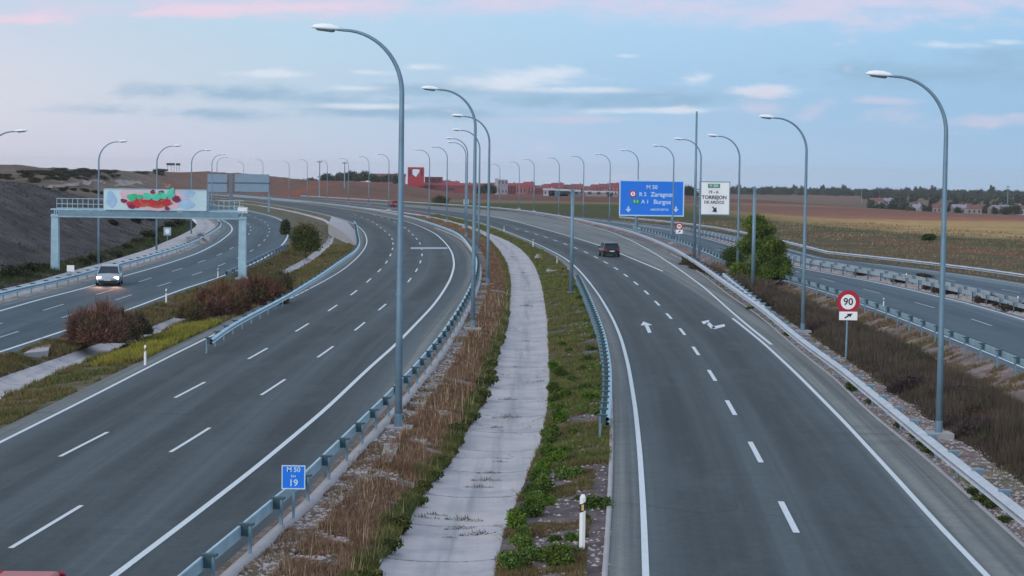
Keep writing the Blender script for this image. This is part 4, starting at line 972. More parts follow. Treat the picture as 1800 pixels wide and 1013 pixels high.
# ------------------------------------------------------------------ vegetation
def blades(name, pts, h, w, lean, cols, mat='foliage'):
    n = len(pts); a = rng.uniform(0, 2 * np.pi, n); dx = np.cos(a) * w / 2; dy = np.sin(a) * w / 2
    la = rng.uniform(0, 2 * np.pi, n); lr = lean * h * rng.uniform(0.2, 1.0, n)
    V = np.zeros((n, 3, 3)); V[:, 0] = pts; V[:, 1] = pts; V[:, 2] = pts
    V[:, 0, 0] -= dx; V[:, 0, 1] -= dy; V[:, 1, 0] += dx; V[:, 1, 1] += dy
    V[:, 2, 0] += np.cos(la) * lr; V[:, 2, 1] += np.sin(la) * lr; V[:, 2, 2] += h
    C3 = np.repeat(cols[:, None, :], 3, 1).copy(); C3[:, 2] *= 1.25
    return fast(name, V.reshape(-1, 3), np.arange(n * 3).reshape(-1, 3), mat, cols=C3.reshape(-1, 3))
def vnoise(x, y, s, seed):
    """cheap smooth value noise 0..1"""
    x = x / s + seed * 17.3; y = y / s + seed * 9.1; xi = np.floor(x); yi = np.floor(y); xf = x - xi; yf = y - yi
    def hsh(a, b): v = np.sin(a * 127.1 + b * 311.7 + seed * 74.7) * 43758.5453; return v - np.floor(v)
    u = xf * xf * (3 - 2 * xf); v = yf * yf * (3 - 2 * yf)
    return (hsh(xi, yi) * (1 - u) + hsh(xi + 1, yi) * u) * (1 - v) + (hsh(xi, yi + 1) * (1 - u) + hsh(xi + 1, yi + 1) * u) * v
def strip_pts(A, B, n, y0, y1, t0, t1, zf, pw=1.4):
    """pdf of Y falls as Y^-pw"""
    u = rng.uniform(0, 1, n); k = 1 - pw; Y = (y0 ** k + u * (y1 ** k - y0 ** k)) ** (1 / k)
    t = rng.uniform(t0, t1, n); a = fx(A, Y); b_ = fx(B, Y); X = a + (b_ - a) * t
    return X, Y, t, zf(t, X, Y, b_ - a)
def grass(name, label, A, B, n, y0, y1, t0, t1, zf, pal, hlo, hhi, w0=0.012, seed=1, thr=0.35, scale=1.6, pw=1.5, wY=0.00042, lean=0.85, cat='grass', hfun=None, edge=None, tcol=None):
    X, Y, t, z = strip_pts(A, B, n, y0, y1, t0, t1, zf, pw)
    nz = 0.6 * vnoise(X, Y, scale, seed) + 0.4 * vnoise(X, Y, scale * 0.35, seed + 3)
    keep = nz > thr
    if edge is not None: keep |= edge(t)
    X, Y, t, z, nz = X[keep], Y[keep], t[keep], z[keep], nz[keep]; m_ = len(X)
    pal = np.array(pal); cn = np.clip(vnoise(X, Y, 4.0, seed + 7) * 0.42 + 0.2 * vnoise(X, Y, 1.1, seed + 9) + 0.38 * rng.uniform(0, 1, m_), 0, 0.9999) * (len(pal) - 1)
    i0 = cn.astype(int); fr_ = (cn - i0)[:, None]; cols = pal[i0] * (1 - fr_) + pal[i0 + 1] * fr_
    if tcol is not None:
        k_ = (sstep(t + 0.25 * (nz - 0.5), tcol[0], tcol[0] + 0.16) * 0.85)[:, None]; cols = cols * (1 - k_) + np.array(tcol[1]) * k_
    cols *= rng.uniform(0.65, 1.35, (m_, 1))
    h = rng.uniform(hlo, hhi, m_) * (0.6 + 0.8 * (nz - thr) / (1 - thr))
    if hfun is not None: h = h * hfun(t, Y)
    w = np.maximum(w0, Y * wY) * rng.uniform(0.7, 1.5, m_)
    me = blades(name, np.stack([X, Y, z - 0.02], 1), h, w, lean, cols)
    o = mesh_obj(name, me); o['kind'] = 'stuff'; o['label'] = label; o['category'] = cat; return o
Z_s3 = slope(0.0, -0.35, 0.05, 0.12); Z_s4 = slope(-0.38, 0.0, 0.05, 0.05); Z_s1 = slope(0, -0.4, 0.06); Z_s2 = slope(-0.4, 0, 0.06); Z_s5 = slope(0, -0.7, 0.08, 0.1); Z_s6 = slope(-0.7, 0, 0.05)
olive = (0.12, 0.12, 0.045); green = (0.075, 0.135, 0.025); brown = (0.17, 0.10, 0.07); rust = (0.21, 0.085, 0.068); rust2 = (0.25, 0.12, 0.115); straw = (0.27, 0.22, 0.14); yel = (0.25, 0.25, 0.035); dkg = (0.035, 0.06, 0.018); purp = (0.085, 0.055, 0.06)
grass('dry_grass', 'mixed brown, rust and olive dry grass between the guardrail and the channel', L_ar, C2l, 160000, 40, 430, 0.42, 1.02, Z_s3, [olive, brown, rust, olive, rust2, brown, olive, rust, straw, rust2, brown, olive, green, rust], 0.07, 0.27, seed=2, thr=0.29, tcol=(0.80, (0.095, 0.12, 0.035)))
grass('dry_stalks', 'tall dry straw stalks standing among the median grass', L_ar, C2l, 1200, 42, 160, 0.4, 1.0, Z_s3, [straw, (0.40, 0.34, 0.22), rust2], 0.35, 0.75, w0=0.008, seed=31, thr=0.3, lean=0.25, wY=0.0003)
grass('weeds', 'sparse weeds in the gravel right behind the median guardrail', L_ar, C2l, 30000, 40, 200, 0.17, 0.42, Z_s3, [olive, straw, brown, green], 0.04, 0.2, seed=5, thr=0.55)
grass('green_fringe', 'green weed fringe hanging over the left edge of the central channel', L_ar, C2l, 30000, 42, 140, 0.9, 1.04, Z_s3, [green, dkg, olive, yel], 0.12, 0.34, seed=6, thr=0.45, scale=2.5)
grass('green_grass', 'green and olive grass right of the central channel', C2r, R_al, 90000, 42, 70, 0.0, 0.8, Z_s4, [green, olive, olive, brown, dkg, green], 0.05, 0.22, seed=8, thr=0.50, hfun=None)
grass('green_grass', 'dense olive grass right of the central channel beside the short guardrail', C2r, R_al, 130000, 66, 430, 0.0, 0.97, Z_s4, [green, olive, brown, olive, green, brown, green, olive, (0.10, 0.17, 0.03), olive, dkg], 0.06, 0.25, seed=21, thr=0.36)
grass('green_grass', 'yellow-green grass beside the left road shoulder', C1r, L_al, 80000, 62, 260, 0.0, 0.98, Z_s2, [green, olive, olive, brown, green, dkg, straw], 0.1, 0.32, seed=9, thr=0.40)
grass('yellow_grass', 'bright yellow-green grass patch between the narrow channel and the left road', C1r, L_al, 22000, 98, 124, 0.35, 1.0, Z_s2, [yel, green, (0.30, 0.26, 0.04), olive, yel], 0.15, 0.42, seed=19, thr=0.25, pw=1.01)
grass('green_grass', 'olive grass between the far-left road and the narrow channel', W_ar, C1l, 60000, 85, 260, 0.02, 1.0, Z_s1, [olive, green, brown, olive, dkg, straw], 0.1, 0.34, seed=10, thr=0.38)
grass('grass_patches', 'green patches of grass on the gravel beside the lower road', C3r, V1_al, 30000, 80, 220, 0.0, 0.95, Z_s6, [green, olive, brown, olive, straw], 0.08, 0.3, seed=11, thr=0.5)
grass('roadside_grass', 'olive grass fringe between the pale channel and the dark slope', C0l - 3.0, C0l, 22000, 110, 330, 0.0, 1.0, lambda t, X, Y, w: H(X, Y), [dkg, (0.06, 0.065, 0.03), dkg, (0.09, 0.085, 0.05)], 0.15, 0.5, seed=12, thr=0.42)
grass('hillside_scrub', 'dark tufts of scrub covering the left hillside', C0l - 45, C0l - 2, 36000, 110, 420, 0.0, 1.0, lambda t, X, Y, w: H(X, Y), [(0.03, 0.035, 0.03), (0.05, 0.045, 0.05), (0.06, 0.052, 0.06), (0.03, 0.04, 0.02)], 0.1, 0.35, seed=13, thr=0.5, scale=3, cat='scrub')
grass('brown_scrub', 'dense dark brown and purple scrub covering the slope between the right road and lower road', R_ar, C3l, 200000, 62, 225, 0.32, 1.25, Z_s5, [(0.10, 0.08, 0.085), (0.05, 0.042, 0.035), (0.11, 0.075, 0.055), (0.07, 0.055, 0.055), (0.055, 0.06, 0.03), (0.11, 0.085, 0.085), (0.11, 0.06, 0.048), (0.08, 0.055, 0.045)], 0.3, 1.05, w0=0.02, seed=14, thr=0.22, scale=2.2, pw=1.3, lean=0.35, cat='scrub', hfun=lambda t, Y: sstep(t, 0.28, 0.55) * (1 - sstep(t, 1.0, 1.25)) + 0.12)
grass('weeds', 'weeds in the pinkish gravel outside the whitish guardrail', R_ar, C3l, 16000, 42, 200, 0.04, 0.4, Z_s5, [olive, green, straw, brown], 0.05, 0.22, seed=15, thr=0.58)
grass('field_grass', 'dry field grass beyond the lower roads', OB + 0.6, OB + 55, 60000, 120, 420, 0.0, 1.0, lambda t, X, Y, w: H(X, Y), [olive, straw, brown, olive], 0.1, 0.4, seed=16, thr=0.4, scale=6)

def leaf_cloud(n, R, hgt, lobes, leaf, pal, squash=1.0, seed=0, shell=0.55, base=0.1, cone=False):
    r = np.random.default_rng(seed); cs = []
    for k in range(lobes):
        a = r.uniform(0, 6.283); d = r.uniform(0, 0.55) * R
        if cone:
            zf_ = r.uniform(0.1, 0.93); lim = (1.12 - zf_) ** 0.5; d = R * lim * r.uniform(0.35, 0.82); lr_ = R * r.uniform(0.17, 0.3) * (0.6 + 0.5 * lim)
            cs.append((math.cos(a) * d, math.sin(a) * d, hgt * zf_, lr_, lr_ * 0.62)); continue
        cs.append((math.cos(a) * d, math.sin(a) * d, hgt * r.uniform(0.25, 0.72), R * r.uniform(0.35, 0.6), hgt * r.uniform(0.22, 0.36)))
    cs = np.array(cs); i_ = r.integers(0, lobes, n); d = r.normal(size=(n, 3)); d /= np.linalg.norm(d, axis=1)[:, None]
    rad = (shell + (1 - shell) * r.uniform(0, 1, n) ** 0.5) * (1 + 0.22 * r.normal(size=n))
    c = cs[i_]; p = np.stack([c[:, 0] + d[:, 0] * c[:, 3] * rad, c[:, 1] + d[:, 1] * c[:, 3] * rad, c[:, 2] + d[:, 2] * c[:, 4] * rad * 1.15], 1)
    p[:, 2] = np.abs(p[:, 2] - base * hgt) + base * hgt
    u = r.normal(size=(n, 3)); u /= np.linalg.norm(u, axis=1)[:, None]; v = np.cross(u, r.normal(size=(n, 3))); v /= np.linalg.norm(v, axis=1)[:, None]
    sz = (leaf * r.uniform(0.6, 1.5, n))[:, None]
    V = np.stack([p - u * sz - v * sz * .5, p + u * sz - v * sz * .5, p + u * sz + v * sz * .5, p - u * sz + v * sz * .5], 1)
    pal = np.array(pal); lob_c = r.integers(0, len(pal), lobes); cc = np.where(r.uniform(0, 1, n) < 0.7, lob_c[i_], r.integers(0, len(pal), n)); cols = pal[cc] * r.uniform(0.65, 1.35, (n, 1))
    return fast('crown', V.reshape(-1, 3), np.arange(n * 4).reshape(-1, 4), 'foliage', cols=np.repeat(cols, 4, 0))
def twig_cloud(n, R, hgt, w, pal, seed=0):
    """radiating twigs with uneven outline"""
    r = np.random.default_rng(seed); nb = 60; ba = r.uniform(0, 6.283, nb); bt = np.arccos(r.uniform(0.08, 1.0, nb)); bl = r.uniform(0.8, 1.06, nb)
    k = r.integers(0, nb, n); a = ba[k] + r.normal(size=n) * 0.22; t = np.clip(bt[k] + r.normal(size=n) * 0.2, 0.0, 1.5)
    dirs = np.stack([np.sin(t) * np.cos(a) * R, np.sin(t) * np.sin(a) * R, np.cos(t) * hgt], 1)
    f0 = r.uniform(0.15, 0.85, n); ln = r.uniform(0.12, 0.32, n)
    p0 = dirs * (f0 * bl[k])[:, None]; p1 = dirs * ((f0 + ln) * bl[k])[:, None] + r.normal(size=(n, 3)) * 0.09 * hgt
    p0[:, 2] = np.abs(p0[:, 2]); p1[:, 2] = np.abs(p1[:, 2]) + 0.02
    sd_ = r.normal(size=(n, 3)); sd_ /= np.linalg.norm(sd_, axis=1)[:, None]; sd_ *= w / 2
    V = np.stack([p0 - sd_, p0 + sd_, p1], 1); pal = np.array(pal); top = np.clip(p1[:, 2] / hgt, 0, 0.999)
    cols = pal[np.clip((r.uniform(0, 1, n) * len(pal)).astype(int), 0, len(pal) - 1)] * r.uniform(0.6, 1.4, (n, 1))
    return fast('crown', V.reshape(-1, 3), np.arange(n * 3).reshape(-1, 3), 'foliage', cols=np.repeat(cols, 3, 0))
def merge(parts):
    V = []; Fc = []; C_ = []; o = 0
    for me, (dx, dy, dz) in parts:
        n = len(me.vertices); a = np.zeros(n * 3, dtype=np.float32); me.vertices.foreach_get('co', a); a = a.reshape(-1, 3) + np.array([dx, dy, dz]); V.append(a)
        k = len(me.loops) // len(me.polygons); l = np.zeros(len(me.loops), dtype=np.int32); me.loops.foreach_get('vertex_index', l); Fc.append((l.reshape(-1, k) if k == 3 else np.concatenate([l.reshape(-1, 4)[:, [0, 1, 2]], l.reshape(-1, 4)[:, [0, 2, 3]]])) + o); o += n
        c_ = np.zeros(n * 4, dtype=np.float32); me.attributes['Col'].data.foreach_get('color', c_); C_.append(c_.reshape(-1, 4)[:, :3]); bpy.data.meshes.remove(me)
    return fast('crown', np.concatenate(V), np.concatenate(Fc), 'foliage', cols=np.concatenate(C_))
def shrubby(n, R, h, w, pal, seed, leafpal=None):
    r = random.Random(seed); parts = []
    K = 9
    for k in range(K):
        a = 6.283 * k / K + r.uniform(-.4, .4); d = R * r.uniform(.35, .62) if k else 0; sc_ = r.uniform(.36, .55) if k else .62
        hh = h * (r.uniform(.5, .85) if k else 1.0)
        parts.append((twig_cloud(n // K, R * sc_, hh, w, [tuple(c_ * r.uniform(.8, 1.25) for c_ in q) for q in pal], seed * 13 + k), (math.cos(a) * d, math.sin(a) * d, 0)))
    if leafpal: parts.append((leaf_cloud(n // 12, R * .85, h * .75, 9, w * 1.1, leafpal, seed=seed + 90, base=0.02), (0, 0, 0)))
    return merge(parts)
def limbs(R, hgt, trunk_r, nb, seed, trunk_h=0.3):
    r = random.Random(seed); mb = MB(); mb.tube([(0, 0, -0.1), (0.02, 0.01, hgt * trunk_h), (0.0, 0.03, hgt * 0.6)], [trunk_r, trunk_r * .8, trunk_r * .35], 7)
    for k in range(nb):
        a = 6.283 * k / nb + r.uniform(-.3, .3); z0 = hgt * r.uniform(trunk_h * 0.6, 0.5)
        mb.tube([(0, 0, z0), (math.cos(a) * R * .3, math.sin(a) * R * .3, z0 + hgt * .12), (math.cos(a) * R * .7, math.sin(a) * R * .7, z0 + hgt * r.uniform(.2, .38))], [trunk_r * .5, trunk_r * .3, trunk_r * .1], 5)
    return mb
def bush_at(name, label, cat, px, pybase, wpx, hpx, mesh_fn, group=None, nb=7, zf=0.0, tr=0.06, th_=0.12, rz=0):
    b = P(px, pybase, zf); s = b.y / F; R = wpx * s / 2; hg = hpx * s
    t = thing(name, label, cat, b, rz, group)
    cr = mesh_fn(R, hg); mesh_obj('crown', cr, None, t); limbs(R, hg, tr, nb, int(px), th_).build('stem' if 'tree' not in name else 'trunk', 'trunk', t)
    return t
bp = [(0.17, 0.10, 0.08), (0.20, 0.115, 0.085), (0.11, 0.08, 0.06), (0.26, 0.15, 0.115), (0.08, 0.075, 0.045)]
bush_at('brown_bush', 'large rounded twiggy brown bush in front of the silver car', 'bush', 183, 601, 142, 76, lambda R, h: shrubby(60000, R, h, 0.05, bp, 3, [(0.06, 0.06, 0.03), (0.13, 0.08, 0.05)]), tr=0.05, th_=0.1)
bush_at('brown_bush', 'smaller dark bush leaning on the right side of the large brown bush', 'bush', 242, 588, 58, 44, lambda R, h: shrubby(14000, R, h, 0.045, [(0.06, 0.045, 0.035), (0.05, 0.05, 0.03)], 4), tr=0.04)
bush_at('brown_bush', 'reddish brown bush at the foot of the gantry\'s right column', 'bush', 390, 552, 112, 62, lambda R, h: shrubby(40000, R, h, 0.05, [(0.21, 0.095, 0.07), (0.16, 0.08, 0.065), (0.10, 0.07, 0.045)], 5, [(0.07, 0.06, 0.03)]), tr=0.05)
bush_at('brown_bush', 'wide reddish brown bush right of the gantry column, against the curving guardrail', 'bush', 450, 534, 118, 56, lambda R, h: shrubby(40000, R, h, 0.055, [(0.20, 0.09, 0.07), (0.15, 0.07, 0.06), (0.10, 0.07, 0.04)], 6, [(0.07, 0.06, 0.03)]), tr=0.05)
bush_at('green_bush', 'rounded dark green bush between the two curving left roads', 'bush', 537, 447, 62, 54, lambda R, h: leaf_cloud(14000, R, h, 16, 0.07, [(0.07, 0.10, 0.022), (0.05, 0.07, 0.018), (0.11, 0.12, 0.03), (0.10, 0.075, 0.04)], seed=3, shell=0.4), tr=0.07)
bush_at('green_bush', 'small dark bush left of the rounded green bush', 'bush', 502, 415, 22, 26, lambda R, h: leaf_cloud(3500, R, h, 6, 0.08, [(0.03, 0.05, 0.015), (0.05, 0.06, 0.02)], seed=4), tr=0.05)
bush_at('green_bush', 'distant round dark bush beyond the far bend, right of the tallest lamp', 'bush', 774, 362, 44, 17, lambda R, h: leaf_cloud(4000, R, h, 8, 0.12, [(0.05, 0.06, 0.015), (0.07, 0.075, 0.02), (0.04, 0.045, 0.012)], seed=5), tr=0.1)
bush_at('bushy_tree', 'bushy green tree growing behind the guardrail, in front of the lower roads', 'tree', 1336, 497, 116, 124, lambda R, h: leaf_cloud(44000, R * 0.98, h, 80, 0.05, [(0.08, 0.14, 0.024), (0.055, 0.10, 0.018), (0.12, 0.18, 0.03), (0.16, 0.19, 0.04)], seed=11, shell=0.3, base=0.03, cone=True), tr=0.11, nb=10)
bush_at('bushy_tree', 'low green sapling touching the left side of the bushy green tree', 'tree', 1290, 478, 60, 44, lambda R, h: leaf_cloud(7000, R, h, 8, 0.05, [(0.06, 0.10, 0.02), (0.08, 0.11, 0.02), (0.04, 0.07, 0.015)], seed=12), tr=0.05)
bush_at('bushy_tree', 'leaning leafy sapling at the right side of the bushy green tree', 'tree', 1372, 497, 50, 50, lambda R, h: leaf_cloud(5000, R, h, 7, 0.05, [(0.03, 0.06, 0.015), (0.05, 0.08, 0.02)], seed=13), tr=0.05)
bush_at('green_bush', 'small dark green bush alone in the tan field', 'bush', 1634, 425, 32, 14, lambda R, h: leaf_cloud(2500, R, h, 6, 0.08, [(0.03, 0.05, 0.012), (0.05, 0.08, 0.02)], seed=14), tr=0.05)
bush_at('brown_bush', 'low olive-brown bush at the left end of the reddish bush mass', 'bush', 338, 560, 60, 36, lambda R, h: shrubby(16000, R, h, 0.045, [(0.13, 0.10, 0.06), (0.09, 0.08, 0.04), (0.16, 0.09, 0.06)], 21, [(0.08, 0.09, 0.03)]), tr=0.04)
bush_at('brown_bush', 'olive-brown bush at the right end of the reddish bush mass beside the guardrail', 'bush', 492, 510, 66, 38, lambda R, h: shrubby(16000, R, h, 0.055, [(0.14, 0.09, 0.06), (0.08, 0.075, 0.04), (0.11, 0.10, 0.05)], 22, [(0.07, 0.08, 0.03)]), tr=0.04)
bush_at('brown_bush', 'reddish bush between the two larger ones, in front of the gantry\'s right column', 'bush', 418, 545, 60, 50, lambda R, h: shrubby(18000, R, h, 0.05, [(0.20, 0.09, 0.07), (0.14, 0.08, 0.06), (0.09, 0.07, 0.045)], 23, [(0.07, 0.06, 0.03)]), tr=0.04)
# dark shrubs on the slope right of the whitish guardrail
sp = []
for k in range(3):
    t = thing('slope_shrub', 'dark twiggy shrub in the brown scrub between the right road and lower road', 'shrub', (0, 0, 0), 0, 'dark shrubs in the brown scrub')
    pl3 = [[(0.07, 0.055, 0.055), (0.05, 0.045, 0.04), (0.10, 0.075, 0.07)], [(0.06, 0.065, 0.03), (0.05, 0.05, 0.03), (0.09, 0.085, 0.045)], [(0.10, 0.06, 0.045), (0.06, 0.045, 0.04)]][k]
    mesh_obj('crown', shrubby(7000, 1.0, 1.3, 0.035, pl3, 60 + k, [tuple(c_ * .8 for c_ in pl3[0])]), None, t); limbs(0.8, 0.9, 0.02, 5, 70 + k, 0.1).build('stem', 'trunk', t); reg(t); sp.append(t)
ysx = 72.0; k = 0
while ysx < 215:
    r_ = random.Random(200 + k); f_ = r_.uniform(0.42, 1.0); xx_ = float(fx(R_ar, ysx)) * (1 - f_) + float(fx(C3l, ysx)) * f_
    o = sp[k] if k < 3 else dup(sp[k % 3]); s_ = r_.uniform(0.55, 1.15); o.location = (xx_, ysx, -0.7 * f_ - 0.05); o.rotation_euler = (0, 0, r_.uniform(0, 6)); o.scale = (s_ * 1.1, s_ * 1.3, s_ * .9)
    k += 1; ysx += r_.uniform(0.6, 2.2)
# low green shrubs right of the central channel
protos = []
for k in range(4):
    t = thing('green_shrub', 'low leafy green shrub on the gravel strip right of the central channel', 'shrub', (0, 0, 0), 0, 'low green shrubs right of the central channel')
    pal = [[(0.087, 0.174, 0.022), (0.058, 0.123, 0.017), (0.123, 0.203, 0.029)], [(0.072, 0.131, 0.029), (0.051, 0.094, 0.017)], [(0.109, 0.189, 0.043), (0.145, 0.217, 0.043), (0.072, 0.116, 0.029)], [(0.051, 0.087, 0.017), (0.087, 0.131, 0.029)]][k]
    mesh_obj('crown', leaf_cloud(2600, 0.42, 0.5, 7, 0.026, pal, seed=30 + k, base=0.02), None, t); limbs(0.4, 0.45, 0.012, 6, 40 + k, 0.1).build('stem', 'trunk', t); reg(t); protos.append(t)
spots = [(905, 925, 1.1), (935, 905, 1.2), (918, 962, 0.9), (955, 870, 1.3), (975, 815, 1.2), (945, 845, 1.0), (1000, 845, 1.3), (968, 778, 1.1), (985, 740, 1.1), (1045, 905, 1.35), (900, 998, 1.2), (985, 1000, 1.4), (1010, 958, 0.8), (975, 955, 0.6), (960, 990, 0.8),
         (975, 690, 1.1), (1040, 710, 1.2), (1030, 690, 1.1), (1020, 725, 1.0), (985, 660, 1.0), (975, 648, 0.9), (1035, 640, 1.2), (1045, 655, 1.2), (1025, 655, 0.9), (990, 610, 0.8), (1040, 620, 1.0), (1012, 560, 1.0), (1024, 545, 1.0), (1018, 530, 1.1), (1010, 512, 1.2), (998, 492, 1.1), (990, 478, 1.0), (1000, 620, .7), (1010, 765, 0.7), (940, 880, .8), (960, 800, .9), (993, 700, .9), (1005, 670, .7), (920, 940, .7), (1015, 885, .6), (1048, 735, .9), (1050, 690, 1.0), (1046, 670, 1.0), (1043, 600, 1.0), (1036, 585, .9), (1030, 570, .9), (1005, 500, .9), (968, 765, 1.0), (952, 830, 1.0), (933, 872, 1.0), (980, 720, .9), (975, 705, .9), (1020, 560, .8), (1000, 985, .9), (940, 985, 1.0), (1030, 925, .8), (963, 890, .8), (990, 800, .8)]
for k, (x, y, s_) in enumerate(spots):
    o = protos[k] if k < 4 else dup(protos[k % 4]); b = P(x, y, -0.2); o.location = (b.x, b.y, -0.24); o.rotation_euler = (0, 0, k * 1.7); o.scale = (s_ * 0.9,) * 2 + (s_ * 0.85,)
gp = []
t = thing('channel_weed', 'small dark weed growing from a joint in the central concrete channel', 'weed', (0, 0, 0), 0, 'weeds in the channel joints')
mesh_obj('tuft', merge([(twig_cloud(90, 0.24, 0.2, 0.022, [(0.09, 0.09, 0.04), (0.15, 0.12, 0.08), (0.06, 0.07, 0.03)], 50), (0, 0, 0)), (twig_cloud(50, 0.18, 0.1, 0.022, [(0.08, 0.08, 0.04), (0.13, 0.10, 0.07)], 51), (0.3, 0.05, 0)), (twig_cloud(40, 0.16, 0.08, 0.022, [(0.08, 0.08, 0.04), (0.05, 0.05, 0.03)], 52), (-0.28, -0.04, 0))]), None, t); reg(t)
for k, (x, y, s_) in enumerate([(925, 538, 1.2), (890, 735, 1.4), (870, 752, .8), (860, 832, .9), (855, 845, 1.1), (842, 857, 1.0), (879, 812, .6), (815, 915, 1.3), (808, 930, 1.0), (843, 941, 1.3), (893, 703, 1.0), (845, 700, .8), (740, 912, 1.2), (760, 906, 1.0), (882, 660, .8), (951, 672, 1.0), (930, 752, .6), (955, 635, .7), (875, 634, .9), (920, 480, .9), (905, 645, .6), (790, 945, .5), (925, 600, .6), (900, 452, .9)]):
    o = t if k == 0 else dup(t); b = P(x, y, -0.53); o.location = b + Vector((0, 0, -0.02)); o.rotation_euler = (0, 0, (k * 1.3) % 0.7 - .35); o.scale = (s_ * 1.1, s_ * .5, s_ * .8)
t = thing('edge_tuft', 'dark green tuft of weeds hanging over the left edge of the central channel', 'weed', (0, 0, 0), 0, 'weed tufts along the left edge of the central channel')
mesh_obj('tuft', leaf_cloud(900, 0.34, 0.36, 6, 0.03, [(0.05, 0.085, 0.02), (0.03, 0.05, 0.012), (0.09, 0.09, 0.03)], seed=57, base=0.0), None, t); reg(t)
yk = 43.0; k = 0
while yk < 120:
    o = t if k == 0 else dup(t); rr_ = random.Random(k); sc_ = rr_.uniform(0.5, 1.25)
    o.location = (float(fx(C2l, yk)) + rr_.uniform(-0.15, 0.18), yk, -0.45); o.rotation_euler = (0, 0, k * 2.1); o.scale = (sc_, sc_, sc_)
    k += 1; yk += rr_.uniform(0.9, 3.4)
# shrubs on the gravel by the right guardrail
t = thing('gravel_weed', 'small green weed clump at the asphalt edge below the whitish guardrail', 'weed', (0, 0, 0), 0, 'weeds along the right asphalt edge')
mesh_obj('tuft', leaf_cloud(700, 0.3, 0.25, 6, 0.025, [(0.05, 0.085, 0.02), (0.04, 0.06, 0.015), (0.09, 0.10, 0.03)], seed=51, base=0.0), None, t); reg(t)
for k, (x, y, s_) in enumerate([(1496, 680, 1.0), (1500, 687, 1.0), (1532, 708, .9), (1580, 752, .9), (1624, 785, .9), (1636, 795, 1.0), (1645, 803, .8), (1716, 870, .9), (1728, 882, 1.0), (1738, 892, .8), (1768, 917, .7), (1388, 590, 1.2), (1605, 770, .6), (1240, 480, 1.0), (1318, 544, .9)]):
    o = t if k == 0 else dup(t); b = P(x, y, 0.0); o.location = b; o.rotation_euler = (0, 0, k * 2.1); o.scale = (s_ * 1.3, s_ * 1.3, s_)
# dark shrubs in the lower median
t = thing('median_shrub', 'low dark shrub on the pale gravel median of the lower roads', 'shrub', (0, 0, 0), 0, 'shrubs in the lower gravel median')
mesh_obj('crown', leaf_cloud(1800, 0.9, 0.6, 7, 0.05, [(0.05, 0.04, 0.035), (0.04, 0.045, 0.025), (0.07, 0.05, 0.04)], seed=52, base=0.0), None, t); limbs(0.7, 0.5, 0.015, 5, 3, 0.1).build('stem', 'trunk', t); reg(t)
for k, (x, y, s_) in enumerate([(1581, 498, 1.0), (1672, 518, 1.0), (1736, 534, 1.2), (1765, 541, 1.1), (1790, 548, 1.2), (1635, 510, .8), (1652, 516, .8), (1517, 485, .8), (1622, 489, .8)]):
    o = t if k == 0 else dup(t); b = P(x, y, 0.0); o.location = b; o.rotation_euler = (0, 0, k * 2.1); o.scale = (s_ * 0.9, s_ * 1.6, s_)

# stones on the gravel
V = []; Fc = []
ico = [(0, 0, 1), (.9, 0, .1), (.3, .85, .1), (-.7, .5, .1), (-.7, -.5, .1), (.3, -.85, .1)]
def stones(name, label, A, B, zf, n, y0, y1, t0, t1, smin, smax, mat, seed):
    X_, Y_, t_, z_ = strip_pts(A, B, n, y0, y1, t0, t1, zf, 1.6); r = np.random.default_rng(seed); base_ = np.array(ico)
    sz = r.uniform(smin, smax, n) * r.uniform(0.4, 1.0, n); a = r.uniform(0, 6.28, n); V = np.zeros((n, 6, 3))
    for k in range(6):
        bx, by, bz = base_[k] * 1.0; V[:, k, 0] = X_ + sz * (bx * np.cos(a) - by * np.sin(a)) * r.uniform(.7, 1.3, n); V[:, k, 1] = Y_ + sz * (bx * np.sin(a) + by * np.cos(a)) * r.uniform(.7, 1.3, n); V[:, k, 2] = z_ + sz * bz * .6
    f = [(0, 1, 2), (0, 2, 3), (0, 3, 4), (0, 4, 5), (0, 5, 1)]; Fc = (np.arange(n)[:, None, None] * 6 + np.array(f)[None]).reshape(-1, 3)
    o = mesh_obj(name, fast(name, V.reshape(-1, 3), Fc, mat)); o['kind'] = 'stuff'; o['label'] = label; o['category'] = 'stones'
simple('stone', (0.40, 0.36, 0.36), 0.9, 0, 0.35, 2.0)
stones('loose_stones', 'pale loose stones on the gravel behind the median guardrail', L_ar, C2l, Z_s3, 5000, 42, 180, 0.2, 0.7, 0.03, 0.11, 'stone', 1)
stones('loose_stones', 'pinkish loose stones along the right road\'s guardrail', R_ar, C3l, Z_s5, 7000, 42, 220, 0.02, 0.5, 0.03, 0.12, 'stone', 2)
stones('loose_stones', 'pale flat stones among the green shrubs', C2r, R_al, Z_s4, 1100, 42, 160, 0.3, 1.0, 0.03, 0.12, 'stone', 3)
stones('loose_stones', 'pale stones on the lower gravel median', V1_ar, V2_al, slope(0, 0, .03), 4000, 110, 300, 0.02, 0.98, 0.08, 0.22, 'stone', 4)

# pale slabs seen on the ground
def slab(label, pts, z=0.0, h=0.10, mat='concrete_plain', nm='concrete_slab', zb=0.0):
    q = [P(x, y, z + h) for x, y in pts]; c_ = sum(q, Vector()) / len(q)
    mb = MB(); mb.prism([(a.x - c_.x, a.y - c_.y) for a in q], zb - z - 0.3, h); o = mb.build(nm, mat); o.location = (c_.x, c_.y, z); return tag(o, label, 'concrete slab')
slab('pale flat concrete slab at the near edge of the far-left road, left of the big bush', [(42, 621), (84, 617), (90, 604), (60, 610)], -0.1)
slab('pale concrete slab behind the tallest lamp\'s footing', [(668, 812), (688, 812), (703, 778), (676, 780)], -0.05)
slab('thin pale concrete slab on the median left of the bare gantry post', [(960, 477), (985, 481), (987, 473), (962, 471)], -0.2)
slab('rounded pale concrete patch beside the marker post left of the bare gantry post', [(940, 452), (955, 456), (957, 447), (944, 446)], -0.2)
